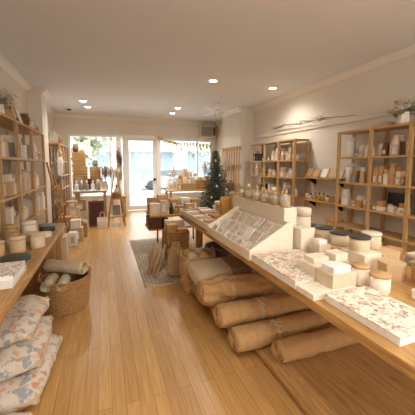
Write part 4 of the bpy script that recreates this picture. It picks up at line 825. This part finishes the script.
# floor pieces
bd = print_card(-.22, 7.18, 0, .36, .63, 'burgundy', 'large dark burgundy board in a pale frame standing on the floor', None, tilt=.10, frame='brown', name='display_board', cat='board')
tg = pouch(-.09, 6.95, 0, .23, .10, .27, 'cream', 'plain cream tote bag with loop handle on the floor before the burgundy board', None); tg.name = 'tote_bag'; tg['category'] = 'bag'
b = bm_new(); tube(b, [(-.05, 0, .25), (-.045, 0, .36), (0, 0, .40), (.045, 0, .36), (.05, 0, .25)], .007, seg=6); obj('handle', b, 'cream', tg)
GF = 'boxes on the floor by the left window'
for x, y, z, w, d, h, c, L in ((-.72, 7.15, 0, .30, .3, .30, 'kraft', 'kraft carton on the floor by the burgundy board'), (-.72, 7.15, .30, .26, .26, .22, 'oatmeal', 'oatmeal carton on top of the kraft floor carton'), (-.73, 7.12, .52, .2, .2, .14, 'tan', 'tan box topmost of the floor carton stack'),
    (-.60, 5.70, 0, .14, .2, .24, 'white', 'white upright box on the floor beyond the counter end'), (-.56, 6.02, 0, .22, .24, .26, 'tan', 'tan carton on the floor by the blanket ladder'), (-.57, 6.0, .26, .18, .2, .16, 'cream', 'cream box on the tan floor carton'), (-.82, 6.56, 0, .26, .24, .40, 'kraft', 'tall kraft carton before the wall pier'), (-.80, 4.30, 0, .3, .34, .30, 'kraft', 'kraft carton beyond the counter end by the bookcase'), (-.80, 4.30, .30, .22, .26, .22, 'cream', 'cream carton on the kraft one beyond the counter end'), (-.74, 5.05, 0, .24, .3, .34, 'oatmeal', 'oatmeal carton halfway along the left bookcase'), (-.76, 5.05, .34, .18, .22, .16, 'tan', 'tan box on the oatmeal carton')):
    gift_box(x, y, z, w, d, h, c, L, GF, band='white' if c != 'white' else 'tan')
for x, y, z, w, d, h, c, L in ((-.60, 7.72, 0, .26, .24, .34, 'cream', 'cream carton on the floor under the left window table'), (-.60, 7.72, .34, .22, .22, .26, 'kraft', 'kraft box on the cream carton under the left window table'),
    (-.28, 7.74, 0, .28, .24, .44, 'grey', 'grey carton on the floor under the left window table'), (-.27, 7.74, .44, .22, .2, .22, 'white', 'white box on the grey carton under the left window table'),
    (-.52, 7.06, 0, .15, .2, .20, 'grey', 'small grey box between the carton stack and the burgundy board')):
    gift_box(x, y, z, w, d, h, c, L, GF, band='white' if c != 'white' else 'tan')
for i, (x, c, h, L) in enumerate(((-.62, 'grey', .34, 'grey print at the bookcase side'), (-.36, 'burgundy', .30, 'burgundy print in the middle'), (-.14, 'white', .28, 'white print at the easel side'))):
    print_card(x, 7.80, .855, .17, h, c, L+' leaning on the left window table', 'prints leaning on the left window table', tilt=.12, frame='pine')
for i, (x, y, z, r, h, c, L) in enumerate(((-.70, 8.05, 1.836, .07, .16, 'brown', 'brown pot on the topmost window crate, bookcase side'), (-.54, 8.05, 1.836, .055, .12, 'cream', 'cream pot on the topmost window crate, easel side'), (-.24, 8.05, 1.456, .07, .18, 'grey', 'grey pot on top of the short crate stack'))): pot(x, y, z, r, h, c, L, 'pots on the window crates')
crate(-.50, 6.35, 0, .22, .26, .24, 'small honey crate on the floor by the tall kraft carton', 'honey'); sack(-.66, 6.78, .11, .34, 'mustard', 'mustard sack on the floor by the wall pier', 8, None, z=0); sack(-.46, 6.72, .09, .26, 'oatmeal', 'small oatmeal sack on the floor before the cartons', 9, None, z=0)
# left far bookcase
ys3 = [7.62, 8.15, 8.68, 9.20]; u3 = bookcase(-1.0, -1.33, ys3, [2.03, 1.60, 1.24, .92, .5], 'tall honey open bookcase along the left wall beside the shop window', w='honey')
G3 = 'goods in the window-side bookcase'
for j, (z, row) in enumerate(((1.60, 'top'), (1.24, 'second'), (.92, 'third'), (.5, 'lowest'))):
    for i in range(1): fill(-1, ys3[i]+.02, ys3[i+1]-.02, -1.0, z, .3, 600+j*10+i, row, 'near bay', 'window-side bookcase', G3, n=3, sc=1.2, stack=.3, cols=('tan', 'kraft', 'cream', 'grey', 'brown'))
pot(-1.12, 8.25, 2.03, .09, .22, 'brown', 'large brown clay pot on top of the window-side bookcase')
# leaning ladder and hanging pieces beyond the pier
L_ = empty('blanket_ladder', (-1.02, 6.15, 0), 'honey timber blanket ladder leaning on the left wall pier', 'ladder')
for y in (-.18, .18): b = bm_new(); tube(b, [(.28, y, 0), (-.0, y, 1.55)], .02, seg=6); obj('rail', b, 'honey_z', L_)
for k in range(5): u = .15+k*.18; b = bm_new(); tube(b, [(.28-.28*u, -.18, 1.55*u), (.28-.28*u, .18, 1.55*u)], .013, seg=6); obj('rung', b, 'honey', L_)
for i, (x, c, L) in enumerate(((-1.22, 'linen', 'beige cloth bag hanging on the end of the window-side bookcase, against the wall'), (-1.11, 'grey_cloth', 'grey cloth bag hanging on the end of the window-side bookcase, middle'), (-1.0, 'white', 'white cloth bag hanging on the end of the window-side bookcase, aisle edge'))):
    t = soft_block('cloth_bag', .07, .13, .45, c, (x, 7.52-i*.01, 1.0+i*.12), rz=PI/2, seed=50+i, n=8, wr=.012, label=L, category='bag', group='cloth bags on the bookcase end'); b = bm_new(); tube(b, [(0, -.06, .43), (-.03, -.03, .60), (-.03, .03, .60), (0, .06, .43)], .008, seg=5); obj('handle', b, c, t)
ma = empty('arched_mirror', (-1.15, 7.68, 2.031), 'arched mirror in a pale frame standing on the window-side bookcase', 'mirror', rz=-PI/2)
arch = [(-.10, 0), (.10, 0)]+[(.10*math.cos(PI*k/12), .20+.10*math.sin(PI*k/12)) for k in range(13)]
b = bm_new(); prism(b, arch, 0, -.03, .012); obj('frame', b, 'pine', ma); mat('mirror_glass', (200, 200, 198), .05, .0, 1, metal=1.0)
b = bm_new(); prism(b, [(y*.8, .03+z*.9) for y, z in arch], 0, .0125, .016); obj('glass', b, 'mirror_glass', ma)
